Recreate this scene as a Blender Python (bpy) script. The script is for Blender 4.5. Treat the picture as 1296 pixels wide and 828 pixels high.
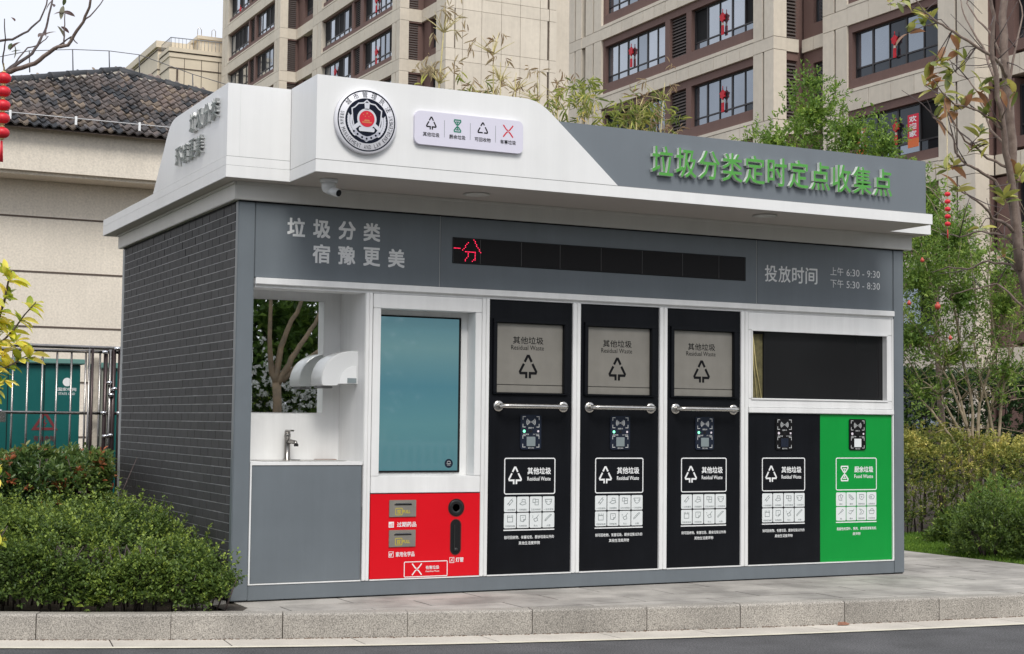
import bpy, bmesh, math, random
import numpy as np
from mathutils import Vector, Matrix
random.seed(7)
RNG = np.random.default_rng(7)
for _o in list(bpy.data.objects):
    bpy.data.objects.remove(_o)
SC = bpy.context.scene
COL = SC.collection

# ------------------------------------------------------------------ camera
cam_data = bpy.data.cameras.new('camera')
cam_data.sensor_width = 36.0
cam_data.lens = 54.43
cam_data.clip_start = 0.1
cam_data.clip_end = 3000.0
cam = bpy.data.objects.new('camera', cam_data)
COL.objects.link(cam)
_r = Vector((0.89406815, -0.4477955, 0.0110151))
_d = Vector((0.03716525, 0.04965297, -0.99807481))
_f = Vector((0.44638647, 0.89275628, 0.06103557))
cam.matrix_world = Matrix(((_r.x, -_d.x, -_f.x, -2.8258), (_r.y, -_d.y, -_f.y, -9.5777), (_r.z, -_d.z, -_f.z, 1.1575), (0, 0, 0, 1)))
SC.camera = cam

# ------------------------------------------------------------------ sky and sun (bright overcast)
SUN_EL, SUN_AZ = math.radians(50), math.radians(192)      # azimuth measured from +Y towards +X: from the street side, high
world = bpy.data.worlds.new('World')
SC.world = world
world.use_nodes = True
wn = world.node_tree
wn.nodes.clear()
w_out = wn.nodes.new('ShaderNodeOutputWorld')
w_sky = wn.nodes.new('ShaderNodeTexSky')
w_sky.sky_type = 'NISHITA'
w_sky.sun_disc = False
w_sky.sun_elevation = SUN_EL
w_sky.sun_rotation = SUN_AZ
w_sky.air_density = 1.0
w_sky.dust_density = 3.0
w_b1 = wn.nodes.new('ShaderNodeBackground')
w_b1.inputs['Strength'].default_value = 0.10
w_b2 = wn.nodes.new('ShaderNodeBackground')
w_b2.inputs['Strength'].default_value = 1.0
w_noise = wn.nodes.new('ShaderNodeTexNoise')
w_noise.inputs['Scale'].default_value = 1.6
w_noise.inputs['Detail'].default_value = 5.0
w_ramp = wn.nodes.new('ShaderNodeValToRGB')
w_ramp.color_ramp.elements[0].position = 0.3
w_ramp.color_ramp.elements[0].color = (0.80, 0.835, 0.93, 1)
w_ramp.color_ramp.elements[1].position = 0.75
w_ramp.color_ramp.elements[1].color = (0.90, 0.925, 0.985, 1)
w_tc = wn.nodes.new('ShaderNodeTexCoord')
w_mix = wn.nodes.new('ShaderNodeMixShader')
w_mix.inputs[0].default_value = 0.92
wn.links.new(w_tc.outputs['Generated'], w_noise.inputs['Vector'])
wn.links.new(w_noise.outputs['Fac'], w_ramp.inputs['Fac'])
wn.links.new(w_ramp.outputs['Color'], w_b2.inputs['Color'])
wn.links.new(w_sky.outputs['Color'], w_b1.inputs['Color'])
wn.links.new(w_b1.outputs[0], w_mix.inputs[1])
wn.links.new(w_b2.outputs[0], w_mix.inputs[2])
wn.links.new(w_mix.outputs[0], w_out.inputs['Surface'])

sun_data = bpy.data.lights.new('sun', 'SUN')
sun_data.energy = 2.3
sun_data.angle = math.radians(24)
sun_data.color = (1.0, 0.965, 0.91)
sun = bpy.data.objects.new('sun', sun_data)
COL.objects.link(sun)
_sd = Vector((math.sin(SUN_AZ) * math.cos(SUN_EL), math.cos(SUN_AZ) * math.cos(SUN_EL), math.sin(SUN_EL)))
sun.rotation_euler = _sd.to_track_quat('Z', 'Y').to_euler()
SC.view_settings.view_transform = 'Standard'
SC.view_settings.look = 'None'
SC.view_settings.exposure = 0.18
SC.view_settings.gamma = 1.0
SC.cycles.max_bounces = 6
SC.cycles.transparent_max_bounces = 8

# ------------------------------------------------------------------ materials
def nd(t, kind, **kw):
    n = t.nodes.new(kind)
    for k, v in kw.items():
        n.inputs[k].default_value = v
    return n

def mat(name, col, rough=0.5, metal=0.0, var=0.0, scale=6.0, bump=0.0, bscale=80.0, coord='Object', col2=None, spec=0.5,
        detail=5.0, emis=None, estr=0.0, objvar=0.0, streak=0.0, coat=0.0, bdist=0.004, speck=0.0, sscale=300.0, contrast=0.0):
    m = bpy.data.materials.new(name)
    m.use_nodes = True
    t = m.node_tree
    b = t.nodes['Principled BSDF']
    b.inputs['Base Color'].default_value = (*col, 1)
    b.inputs['Roughness'].default_value = rough
    b.inputs['Metallic'].default_value = metal
    b.inputs['Specular IOR Level'].default_value = spec
    b.inputs['Coat Weight'].default_value = coat
    if emis:
        b.inputs['Emission Color'].default_value = (*emis, 1)
        b.inputs['Emission Strength'].default_value = estr
    if coord == 'World':
        g = t.nodes.new('ShaderNodeNewGeometry')
        vec = g.outputs['Position']
    else:
        g = t.nodes.new('ShaderNodeTexCoord')
        vec = g.outputs['Object']
    cur = None
    if var > 0 or col2 is not None:
        n = nd(t, 'ShaderNodeTexNoise', Scale=scale, Detail=detail, Roughness=0.6)
        t.links.new(vec, n.inputs['Vector'])
        r = t.nodes.new('ShaderNodeValToRGB')
        c2 = col2 if col2 is not None else tuple(min(1, c * (1 + var)) for c in col)
        c1 = col if col2 is not None else tuple(c * (1 - var) for c in col)
        r.color_ramp.elements[0].position = 0.32 + contrast
        r.color_ramp.elements[1].position = 0.68 - contrast
        r.color_ramp.elements[0].color = (*c1, 1)
        r.color_ramp.elements[1].color = (*c2, 1)
        t.links.new(n.outputs['Fac'], r.inputs['Fac'])
        cur = r.outputs['Color']
        rr = nd(t, 'ShaderNodeMapRange')
        rr.inputs['To Min'].default_value = max(0.0, rough - 0.07)
        rr.inputs['To Max'].default_value = min(1.0, rough + 0.07)
        t.links.new(n.outputs['Fac'], rr.inputs['Value'])
        t.links.new(rr.outputs['Result'], b.inputs['Roughness'])
    def mulby(cur, fac_out, lo, hi, fmin=0.0, fmax=1.0):
        mr = nd(t, 'ShaderNodeMapRange')
        mr.inputs['From Min'].default_value = fmin
        mr.inputs['From Max'].default_value = fmax
        mr.inputs['To Min'].default_value = lo
        mr.inputs['To Max'].default_value = hi
        t.links.new(fac_out, mr.inputs['Value'])
        mx = t.nodes.new('ShaderNodeVectorMath')
        mx.operation = 'SCALE'
        if cur is None:
            mx.inputs[0].default_value = col
        else:
            t.links.new(cur, mx.inputs[0])
        t.links.new(mr.outputs['Result'], mx.inputs['Scale'])
        return mx.outputs[0]
    if speck > 0:
        n = nd(t, 'ShaderNodeTexNoise', Scale=sscale, Detail=2.0)
        t.links.new(vec, n.inputs['Vector'])
        cur = mulby(cur, n.outputs['Fac'], 1 - speck, 1 + speck, 0.3, 0.7)
    if streak > 0:
        mp = t.nodes.new('ShaderNodeMapping')
        mp.inputs['Scale'].default_value = (1.0, 1.0, 0.06)
        t.links.new(vec, mp.inputs['Vector'])
        n = nd(t, 'ShaderNodeTexNoise', Scale=9.0, Detail=6.0, Roughness=0.7)
        t.links.new(mp.outputs[0], n.inputs['Vector'])
        cur = mulby(cur, n.outputs['Fac'], 1 - streak, 1 + streak * 0.3, 0.35, 0.65)
    if objvar > 0:
        oi = t.nodes.new('ShaderNodeObjectInfo')
        cur = mulby(cur, oi.outputs['Random'], 1 - objvar, 1 + objvar)
    if cur is not None:
        t.links.new(cur, b.inputs['Base Color'])
    if bump > 0:
        n2 = nd(t, 'ShaderNodeTexNoise', Scale=bscale, Detail=4.0)
        t.links.new(vec, n2.inputs['Vector'])
        bp = t.nodes.new('ShaderNodeBump')
        bp.inputs['Strength'].default_value = bump
        bp.inputs['Distance'].default_value = bdist
        t.links.new(n2.outputs['Fac'], bp.inputs['Height'])
        t.links.new(bp.outputs['Normal'], b.inputs['Normal'])
    return m

def leaf_mat(name, cols, rough=0.45, trans=0.35, spec=0.4, raw=False, gain=2.0):
    """cols: colours along the per-leaf attribute 'tint' (0..1)"""
    m = bpy.data.materials.new(name)
    m.use_nodes = True
    t = m.node_tree
    b = t.nodes['Principled BSDF']
    b.inputs['Roughness'].default_value = rough
    b.inputs['Specular IOR Level'].default_value = spec
    a = t.nodes.new('ShaderNodeAttribute')
    a.attribute_name = 'tint'
    r = t.nodes.new('ShaderNodeValToRGB')
    els = r.color_ramp.elements
    while len(els) < len(cols):
        els.new(0.5)
    out = []
    for c in (cols if not raw else []):
        c = [min(.8, v * gain + .004) for v in c]
        l = .3 * c[0] + .6 * c[1] + .1 * c[2]
        out.append((min(.9, (c[0] * .94 + l * .06) * 1.14), c[1] * .94 + l * .06, (c[2] * .94 + l * .06) * .9))
    cols = out if not raw else cols
    for i, c in enumerate(cols):
        els[i].position = i / (len(cols) - 1)
        els[i].color = (*c, 1)
    t.links.new(a.outputs['Fac'], r.inputs['Fac'])
    t.links.new(r.outputs['Color'], b.inputs['Base Color'])
    tr = t.nodes.new('ShaderNodeBsdfTranslucent')
    g = t.nodes.new('ShaderNodeHueSaturation')
    g.inputs['Value'].default_value = 1.5
    g.inputs['Hue'].default_value = 0.485
    t.links.new(r.outputs['Color'], g.inputs['Color'])
    t.links.new(g.outputs['Color'], tr.inputs['Color'])
    mx = t.nodes.new('ShaderNodeMixShader')
    mx.inputs[0].default_value = trans
    t.links.new(b.outputs[0], mx.inputs[1])
    t.links.new(tr.outputs[0], mx.inputs[2])
    t.links.new(mx.outputs[0], t.nodes['Material Output'].inputs['Surface'])
    return m

M = {}
M['white'] = mat('white_painted_metal', (0.78, 0.782, 0.775), 0.38, var=0.035, scale=2.5, bump=0.05, bscale=3.0, bdist=0.01, streak=0.07)
M['white2'] = mat('white_canopy_panel', (0.80, 0.80, 0.79), 0.33, var=0.03, scale=1.4, bump=0.25, bscale=1.6, bdist=0.006, streak=0.035)
M['grey'] = mat('grey_painted_metal', (0.150, 0.172, 0.190), 0.36, var=0.05, scale=3.0, bump=0.05, bscale=4.0, streak=0.05, bdist=0.006)
M['greyfr'] = mat('grey_sign_panel', (0.165, 0.187, 0.207), 0.33, var=0.04, scale=1.6, streak=0.03, bump=0.15, bscale=1.5, bdist=0.006)
M['dark'] = mat('dark_gap', (0.010, 0.010, 0.011), 0.7, spec=0.2)
M['brick'] = mat('charcoal_embossed_brick', (0.050, 0.049, 0.049), 0.72, var=0.18, scale=60, bump=0.7, bscale=260, objvar=0.16, bdist=0.003, coord='World')
M['litjoint'] = mat('edge_lit_cladding_joint', (0.34, 0.34, 0.34), 0.6, var=0.25, scale=12)  # joint tone lightened for the light that course edges catch
M['black'] = mat('black_bin_panel', (0.0080, 0.0088, 0.0112), 0.36, var=0.18, scale=1.6, streak=0.2, spec=0.14)
M['red'] = mat('red_panel', (0.66, 0.004, 0.012), 0.35, var=0.03, scale=2.5, spec=0.35)
M['green'] = mat('green_panel', (0.0, 0.285, 0.040), 0.38, var=0.04, scale=2.0, streak=0.04, spec=0.35)
M['hatch'] = mat('brushed_taupe_steel', (0.27, 0.255, 0.225), 0.45, metal=0.35, var=0.06, scale=7, streak=0.05)
M['steel'] = mat('brushed_steel', (0.60, 0.58, 0.55), 0.26, metal=1.0, var=0.08, scale=30)
M['chrome'] = mat('chrome', (0.75, 0.76, 0.78), 0.10, metal=1.0)
M['darksteel'] = mat('stainless_tube_darkened', (0.30, 0.285, 0.27), 0.25, metal=1.0, var=0.2, scale=8)
M['mirror'] = mat('mirror_glass', (0.86, 0.88, 0.87), 0.008, metal=1.0)
M['inkw'] = mat('white_print', (0.80, 0.81, 0.81), 0.5)
M['inkg'] = mat('grey_print', (0.50, 0.51, 0.51), 0.5)
M['inkk'] = mat('black_print', (0.008, 0.008, 0.009), 0.6, spec=0.12)
M['inktile'] = mat('pale_tile_print', (0.72, 0.75, 0.75), 0.5)
M['inkline'] = mat('grey_line_print', (0.16, 0.19, 0.19), 0.5)
M['navy'] = mat('navy_reader_plastic', (0.014, 0.019, 0.034), 0.25)
M['navyink'] = mat('navy_emblem_print', (0.007, 0.010, 0.022), 0.6, spec=0.12)
M['reader_grey'] = mat('scanner_window', (0.22, 0.26, 0.27), 0.12)
M['lav'] = mat('lavender_white_plate', (0.70, 0.68, 0.78), 0.35)
M['greenprint'] = mat('dark_green_print', (0.02, 0.20, 0.13), 0.5)
M['redprint'] = mat('red_print', (0.62, 0.01, 0.03), 0.5)
M['yellowprint'] = mat('yellow_print', (0.62, 0.50, 0.02), 0.5)
M['goldprint'] = mat('faint_gold_print', (0.62, 0.22, 0.08), 0.5)
M['lettergreen'] = mat('green_letter_face', (0.085, 0.34, 0.055), 0.42, var=0.05, scale=4)
M['letterside'] = mat('white_letter_side', (0.72, 0.76, 0.70), 0.35)
M['letterchrome'] = mat('polished_letter_side', (0.72, 0.74, 0.74), 0.14, metal=1.0)
M['lettergreyface'] = mat('dull_letter_face', (0.10, 0.13, 0.11), 0.4)
M['textsil'] = mat('silver_grey_lettering', (0.80, 0.80, 0.79), 0.5)
M['led_off'] = mat('led_module_face', (0.016, 0.015, 0.016), 0.6, spec=0.2, var=0.35, scale=110, bump=0.4, bscale=220)
M['led_on'] = mat('lit_red_led', (0.8, 0.02, 0.06), 0.5, emis=(1.0, 0.02, 0.09), estr=1.6)
M['led_green'] = mat('lit_green_led', (0.2, 0.8, 0.5), 0.5, emis=(0.25, 1.0, 0.55), estr=1.0)
M['led_pale'] = mat('pale_led', (0.75, 0.68, 0.75), 0.3)
M['plastic'] = mat('white_plastic', (0.70, 0.71, 0.71), 0.22, coat=0.3)
M['dispglass'] = mat('black_display_glass', (0.014, 0.014, 0.015), 0.10, spec=0.45)
M['boardyellow'] = mat('yellow_brown_board', (0.13, 0.115, 0.05), 0.8, var=0.5, scale=18, bump=0.4)
M['bamboo_dry'] = mat('dry_bamboo', (0.50, 0.43, 0.20), 0.6, var=0.25, scale=14)
M['lip'] = mat('shaded_white_cornice', (0.56, 0.55, 0.515), 0.42, var=0.04, scale=2.0, streak=0.05)  # white toned down and warmed, canopy shade put into the colour

def screen_mat():
    m = bpy.data.materials.new('teal_screen_glow')
    m.use_nodes = True
    t = m.node_tree
    b = t.nodes['Principled BSDF']
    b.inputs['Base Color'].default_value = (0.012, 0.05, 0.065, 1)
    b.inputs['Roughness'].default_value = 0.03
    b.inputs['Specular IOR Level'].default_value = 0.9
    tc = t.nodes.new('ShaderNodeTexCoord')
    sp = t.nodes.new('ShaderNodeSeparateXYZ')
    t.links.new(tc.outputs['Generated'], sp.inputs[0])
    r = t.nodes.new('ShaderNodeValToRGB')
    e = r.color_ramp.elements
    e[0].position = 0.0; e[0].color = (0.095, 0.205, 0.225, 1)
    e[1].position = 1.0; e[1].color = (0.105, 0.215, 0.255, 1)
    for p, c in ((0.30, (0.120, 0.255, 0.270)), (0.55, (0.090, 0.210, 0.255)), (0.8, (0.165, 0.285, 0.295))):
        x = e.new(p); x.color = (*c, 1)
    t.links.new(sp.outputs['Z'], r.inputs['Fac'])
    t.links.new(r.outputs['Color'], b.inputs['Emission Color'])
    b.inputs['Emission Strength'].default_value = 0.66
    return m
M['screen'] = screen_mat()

# ------------------------------------------------------------------ object helpers
def tag(o, label=None, cat=None, group=None, kind=None):
    if label: o['label'] = label
    if cat: o['category'] = cat
    if group: o['group'] = group
    if kind: o['kind'] = kind
    return o

def empty(name, loc=(0, 0, 0), parent=None):
    o = bpy.data.objects.new(name, None)
    o.empty_display_size = 0.2
    o.location = loc
    COL.objects.link(o)
    if parent: o.parent = parent
    return o

def thing(name, label, cat, loc=(0, 0, 0), group=None):
    return tag(empty(name, loc), label, cat, group)

def wloc(o):
    v = Vector((0, 0, 0))
    while o is not None:
        v = v + o.location
        o = o.parent
    return v

class MB:
    """collects geometry in world coordinates and links it as one mesh object"""
    def __init__(s):
        s.v = []; s.f = []; s.m = []; s.mi = 0; s.sm = []; s.smooth = False
    def add(s, vs, fs, mi=None):
        n = len(s.v)
        s.v += [tuple(p) for p in vs]
        for f in fs:
            s.f.append(tuple(i + n for i in f))
            s.m.append(s.mi if mi is None else mi)
            s.sm.append(s.smooth)
        return s
    def box(s, x0, x1, y0, y1, z0, z1, mi=None):
        if x0 > x1: x0, x1 = x1, x0
        if y0 > y1: y0, y1 = y1, y0
        if z0 > z1: z0, z1 = z1, z0
        vs = [(x, y, z) for x in (x0, x1) for y in (y0, y1) for z in (z0, z1)]
        fs = [(0, 1, 3, 2), (4, 6, 7, 5), (0, 4, 5, 1), (2, 3, 7, 6), (0, 2, 6, 4), (1, 5, 7, 3)]
        return s.add(vs, fs, mi)
    def cbox(s, x0, x1, y0, y1, z0, z1, b=0.004, mi=None):
        if x0 > x1: x0, x1 = x1, x0
        if y0 > y1: y0, y1 = y1, y0
        if z0 > z1: z0, z1 = z1, z0
        bm = bmesh.new()
        bmesh.ops.create_cube(bm, size=1.0)
        for v in bm.verts:
            v.co = Vector(((x0 + x1) / 2 + v.co.x * (x1 - x0), (y0 + y1) / 2 + v.co.y * (y1 - y0), (z0 + z1) / 2 + v.co.z * (z1 - z0)))
        b = min(b, (x1 - x0) * .45, (y1 - y0) * .45, (z1 - z0) * .45)
        bmesh.ops.bevel(bm, geom=bm.edges[:], offset=b, segments=2, affect='EDGES')
        bm.verts.index_update()
        s.add([v.co[:] for v in bm.verts], [[v.index for v in f.verts] for f in bm.faces], mi)
        bm.free()
        return s
    def prism(s, pts, fn, d0, d1, mi=None, side=None):
        """pts: 2D polygon; fn(u, v, d) -> 3D point"""
        n = len(pts)
        vs = [fn(u, v, d0) for u, v in pts] + [fn(u, v, d1) for u, v in pts]
        s.add(vs, [tuple(range(n))[::-1], tuple(range(n, 2 * n))], mi)
        s.add(vs, [(i, (i + 1) % n, (i + 1) % n + n, i + n) for i in range(n)], mi if side is None else side)
        return s
    def tube(s, path, rad, n=8, mi=None, cap=True):
        path = [Vector(p) for p in path]
        if not hasattr(rad, '__len__'): rad = [rad] * len(path)
        vs = []; fs = []
        up = None
        for i, p in enumerate(path):
            t = (path[min(i + 1, len(path) - 1)] - path[max(i - 1, 0)])
            if t.length < 1e-9: t = Vector((0, 0, 1))
            t.normalize()
            if up is None:
                a = Vector((0, 0, 1)) if abs(t.z) < 0.9 else Vector((1, 0, 0))
                up = (a - t * a.dot(t)).normalized()
            else:
                up = up - t * up.dot(t)
                if up.length < 1e-6: up = t.orthogonal()
                up.normalize()
            w = t.cross(up)
            for k in range(n):
                a = 2 * math.pi * k / n
                vs.append(p + (up * math.cos(a) + w * math.sin(a)) * rad[i])
        for i in range(len(path) - 1):
            for k in range(n):
                a, b = i * n + k, i * n + (k + 1) % n
                fs.append((a, b, b + n, a + n))
        if cap:
            fs.append(tuple(range(n))[::-1])
            fs.append(tuple(range((len(path) - 1) * n, len(path) * n)))
        sm = s.smooth; s.smooth = True
        s.add(vs, fs, mi); s.smooth = sm
        return s
    def lathe(s, prof, c, axis='Z', n=20, mi=None):
        """prof: list of (radius, height along axis)"""
        vs = []; fs = []
        for r, h in prof:
            for k in range(n):
                a = 2 * math.pi * k / n
                x, y = r * math.cos(a), r * math.sin(a)
                p = (x, y, h) if axis == 'Z' else ((x, h, y) if axis == 'Y' else (h, x, y))
                vs.append((c[0] + p[0], c[1] + p[1], c[2] + p[2]))
        for i in range(len(prof) - 1):
            for k in range(n):
                a, b = i * n + k, i * n + (k + 1) % n
                fs.append((a, b, b + n, a + n))
        fs.append(tuple(range(n))[::-1]); fs.append(tuple(range((len(prof) - 1) * n, len(prof) * n)))
        sm = s.smooth; s.smooth = True
        s.add(vs, fs, mi); s.smooth = sm
        return s
    def build(s, name, mats, parent=None, at=None):
        if not isinstance(mats, (list, tuple)): mats = [mats]
        off = Vector((0, 0, 0))
        if parent is not None: off = wloc(parent)
        elif at is not None: off = Vector(at)
        me = bpy.data.meshes.new(name)
        me.from_pydata([tuple(Vector(p) - off) for p in s.v], [], s.f)
        for mm in mats: me.materials.append(mm)
        me.polygons.foreach_set('material_index', s.m)
        me.polygons.foreach_set('use_smooth', s.sm)
        me.update()
        o = bpy.data.objects.new(name, me)
        COL.objects.link(o)
        if parent is not None: o.parent = parent
        elif at is not None: o.location = at
        return o

_unit = {}
def piece(name, mtl, parent, x0, x1, y0, y1, z0, z1):
    """a box that shares its mesh with all alike pieces of the same material"""
    if mtl.name not in _unit:
        b = MB(); b.box(-.5, .5, -.5, .5, -.5, .5)
        me = bpy.data.meshes.new('block')
        me.from_pydata(b.v, [], b.f); me.materials.append(mtl); me.update()
        _unit[mtl.name] = me
    o = bpy.data.objects.new(name, _unit[mtl.name])
    COL.objects.link(o)
    o.parent = parent
    off = wloc(parent) if parent else Vector((0, 0, 0))
    o.location = Vector(((x0 + x1) / 2, (y0 + y1) / 2, (z0 + z1) / 2)) - off
    o.scale = (abs(x1 - x0), abs(y1 - y0), abs(z1 - z0))
    return o

def copy_tree(o, parent=None, delta=(0, 0, 0)):
    c = o.copy(); COL.objects.link(c); c.parent = parent
    if any(delta): c.location = o.location + Vector(delta)
    for ch in list(o.children): copy_tree(ch, c)
    return c

# flat lettering: cached triangulated glyph outlines of the built-in font
_txt = {}
def text2d(body, bold=0.0, extrude=0.0, res=2):
    key = (body, bold, extrude, res)
    if key in _txt: return _txt[key]
    cu = bpy.data.curves.new('t', 'FONT')
    cu.body = body; cu.size = 1.0; cu.resolution_u = res; cu.offset = bold; cu.extrude = extrude
    o = bpy.data.objects.new('t', cu); COL.objects.link(o)
    bpy.context.view_layer.update()
    me = bpy.data.meshes.new_from_object(o.evaluated_get(bpy.context.evaluated_depsgraph_get()))
    n = len(me.vertices)
    a = np.empty(n * 3, dtype=np.float64); me.vertices.foreach_get('co', a); a = a.reshape(-1, 3)
    fs = [tuple(p.vertices) for p in me.polygons]
    nz = [p.normal.z for p in me.polygons]
    bpy.data.objects.remove(o); bpy.data.curves.remove(cu); bpy.data.meshes.remove(me)
    lo, hi = a.min(0), a.max(0)
    _txt[key] = (a, fs, nz, lo, hi)
    return _txt[key]

SH = [(0, 0), (-1, -1), (1, 1), (-1, 1), (1, -1)]
def put_text(mb, body, fn, u0, u1, v0, v1, bold=0.0, mi=None, rot=0.0, lift=0.0):
    """fit the text into the rectangle u0..u1, v0..v1 of the plane fn(u, v, d)"""
    a, fs, nz, lo, hi = text2d(body)
    for k, (du, dv) in enumerate(SH[:1] if bold < 0.006 else (SH[1:3] if bold < 0.015 else SH[1:5])):
        e = bold * (v1 - v0) * (1.3 if bold < 0.015 else 1.0)
        su, sv = (u1 - u0 - 2 * e) / (hi[0] - lo[0]), (v1 - v0 - 2 * e) / (hi[1] - lo[1])
        vs = [fn(u0 + e + du * e + (p[0] - lo[0]) * su, v0 + e + dv * e + (p[1] - lo[1]) * sv, lift + 0.00015 * k) for p in a]
        mb.add(vs, fs, mi)

def put_char(mb, body, fn, cu, cv, w, h, ang, bold=0.0, mi=None, lift=0.0):
    a, fs, nz, lo, hi = text2d(body)
    su, sv = w / max(1e-6, hi[0] - lo[0]), h / max(1e-6, hi[1] - lo[1])
    ca, sa = math.cos(ang), math.sin(ang)
    vs = []
    for p in a:
        x = (p[0] - (lo[0] + hi[0]) / 2) * su; y = (p[1] - (lo[1] + hi[1]) / 2) * sv
        vs.append(fn(cu + x * ca - y * sa, cv + x * sa + y * ca, lift))
    mb.add(vs, fs, mi)

def stroke(mb, pts, w, fn, closed=False, mi=None, lift=0.0):
    """mitred polyline band, no overlaps"""
    P = [Vector((p[0], p[1])) for p in pts]
    n = len(P); L = []; R = []
    for i in range(n):
        a = P[i - 1] if (i > 0 or closed) else None
        b = P[(i + 1) % n] if (i < n - 1 or closed) else None
        d1 = (P[i] - a).normalized() if a is not None else None
        d2 = (b - P[i]).normalized() if b is not None else None
        if d1 is None: d1 = d2
        if d2 is None: d2 = d1
        n1 = Vector((-d1.y, d1.x)); n2 = Vector((-d2.y, d2.x))
        m_ = n1 + n2
        if m_.length < 1e-6: m_ = n1
        m_.normalize()
        k = min(2.5, 1.0 / max(0.3, m_.dot(n1)))
        L.append(P[i] + m_ * w / 2 * k); R.append(P[i] - m_ * w / 2 * k)
    vs = [fn(p.x, p.y, lift) for p in L] + [fn(p.x, p.y, lift) for p in R]
    fs = [(i, (i + 1) % n, (i + 1) % n + n, i + n) for i in range(n if closed else n - 1)]
    mb.add(vs, fs, mi)

def disc(mb, cu, cv, r, fn, n=28, mi=None, lift=0.0, r2=None):
    ru, rv = r, (r if r2 is None else r2)
    mb.add([fn(cu + ru * math.cos(2 * math.pi * k / n), cv + rv * math.sin(2 * math.pi * k / n), lift) for k in range(n)], [tuple(range(n))], mi)

def ring(mb, cu, cv, r0, r1, fn, n=48, mi=None, lift=0.0):
    vs = [fn(cu + r * math.cos(2 * math.pi * k / n), cv + r * math.sin(2 * math.pi * k / n), lift) for r in (r0, r1) for k in range(n)]
    mb.add(vs, [(k, (k + 1) % n, (k + 1) % n + n, k + n) for k in range(n)], mi)

def rrect(u0, u1, v0, v1, r, k=4):
    out = []
    for cx, cy, a0 in ((u1 - r, v1 - r, 0), (u0 + r, v1 - r, 90), (u0 + r, v0 + r, 180), (u1 - r, v0 + r, 270)):
        for i in range(k + 1):
            a = math.radians(a0 + 90 * i / k)
            out.append((cx + r * math.cos(a), cy + r * math.sin(a)))
    return out

def poly(mb, pts, fn, mi=None, lift=0.0):
    mb.add([fn(u, v, lift) for u, v in pts], [tuple(range(len(pts)))], mi)

def front(y0):
    """the kiosk's front: u = x, v = z, positive d comes towards the street"""
    return lambda u, v, d: (u, y0 - d, v)
# ------------------------------------------------------------------ the waste sorting kiosk
K = thing('waste_kiosk', 'long grey and white waste collection kiosk with green lettering and black bin doors', 'kiosk')
W, D, ZT = 5.4386, 3.31, 2.555
b = MB()
b.box(0.012, W - 0.012, 0.52, D - 0.012, 0.0, ZT)
b.box(0.90, W - 0.012, 0.20, 0.515, 0.0, ZT)
b.box(0.01, W - 0.01, 0.012, 0.19, 0.0, 0.006)  # added dark sheet under the raised base rail, stands in for contact shadow
b.build('body', M['dark'], K)
b = MB()
b.cbox(0.0, 0.113, 0.0, 0.06, 0.007, 2.552, 0.006)
b.box(0.032, 0.10, 0.061, 0.5, 0.0, 2.55)
b.build('corner_post', M['grey'], K)
b = MB(); b.cbox(5.333, W, 0.0, 0.20, 0.007, 2.552, 0.006); b.build('corner_post', M['grey'], K)
b = MB(); b.cbox(0.0, 0.075, 3.235, 3.31, 0.0, 2.55, 0.006); b.build('corner_post', mat('pale_grey_trim', (0.33, 0.35, 0.36), 0.4), K)
b = MB(); b.cbox(0.113, 5.332, 0.001, 0.18, 0.007, 0.104, 0.004); b.build('base_rail', M['grey'], K)
b = MB(); b.box(W - 0.02, W - 0.001, 0.205, D, 0.0, 2.55); b.box(0.1, W - 0.03, D - 0.01, D + 0.004, 0.0, 2.55); b.build('rear_cladding', M['grey'], K)

# brick patterned cladding on the left side
wall = MB(); wall.box(0.006, 0.03, 0.062, 3.233, 0.0, 2.545)
wall = wall.build('side_wall', M['dark'], K)
rows, cols, z0b, y0b = 42, 18, 0.085, 0.072
ch = (2.540 - z0b) / rows
cw = (3.228 - y0b) / cols
rest = MB()
_br = None
for c in range(cols):
    for r in range(rows):
        off = 0.5 * cw if r % 2 else 0.0
        ya = y0b + c * cw - off + 0.005
        yb = ya + cw - 0.010
        ya = max(ya, y0b)
        za = z0b + r * ch + 0.0020; zb = za + ch - 0.0055
        px = 0.0008 + 0.002 * random.random()
        if c < 7:
            piece('brick', M['brick'], wall, px, 0.008, ya, yb, za, zb)
        else:
            rest.box(px, 0.008, ya, min(yb, 3.228), za, zb)
        if c == cols - 1 and off:
            rest.box(px, 0.008, yb + 0.008, 3.228, za, zb)
tag(rest.build('brick_courses', M['brick'], wall), kind='stuff')
jl = MB()
for r in range(1, rows): jl.box(0.0032, 0.007, y0b, 3.23, z0b + r * ch - 0.0030, z0b + r * ch + 0.0016)
tag(jl.build('edge_lit_joint_lines', M['litjoint'], wall), kind='stuff')  # pale strips in the joints paint light caught along the course edges

# --- wash niche -------------------------------------------------------
NR, NB, CZ = 0.88, 0.475, 0.884
b = MB()
b.box(0.117, 0.895, NB, 0.50, CZ, 2.05)            # back
b.box(NR, 0.897, 0.012, NB - 0.001, CZ - 0.3, 2.05)      # right
b.box(0.105, 0.119, 0.03, NB - 0.001, CZ - 0.3, 2.05)    # left
b.box(0.1195, NR - 0.0005, 0.022, NB - 0.002, 2.036, 2.06)       # ceiling
b.build('niche_lining', M['white'], K)
b = MB(); b.cbox(0.1195, NR - 0.001, 0.004, NB - 0.002, CZ - 0.02, CZ, 0.003)
b.build('counter', M['white'], K)
b = MB()
b.box(0.22, 0.80, 0.10, 0.40, CZ + 0.0015, CZ + 0.004)
sk = b.build('sink', M['steel'], K)
b = MB(); b.lathe([(0.03, 0), (0.03, 0.003), (0.015, 0.0035)], (0.5, 0.25, CZ + 0.0042), n=20); b.build('drain', M['dark'], sk)
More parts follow.
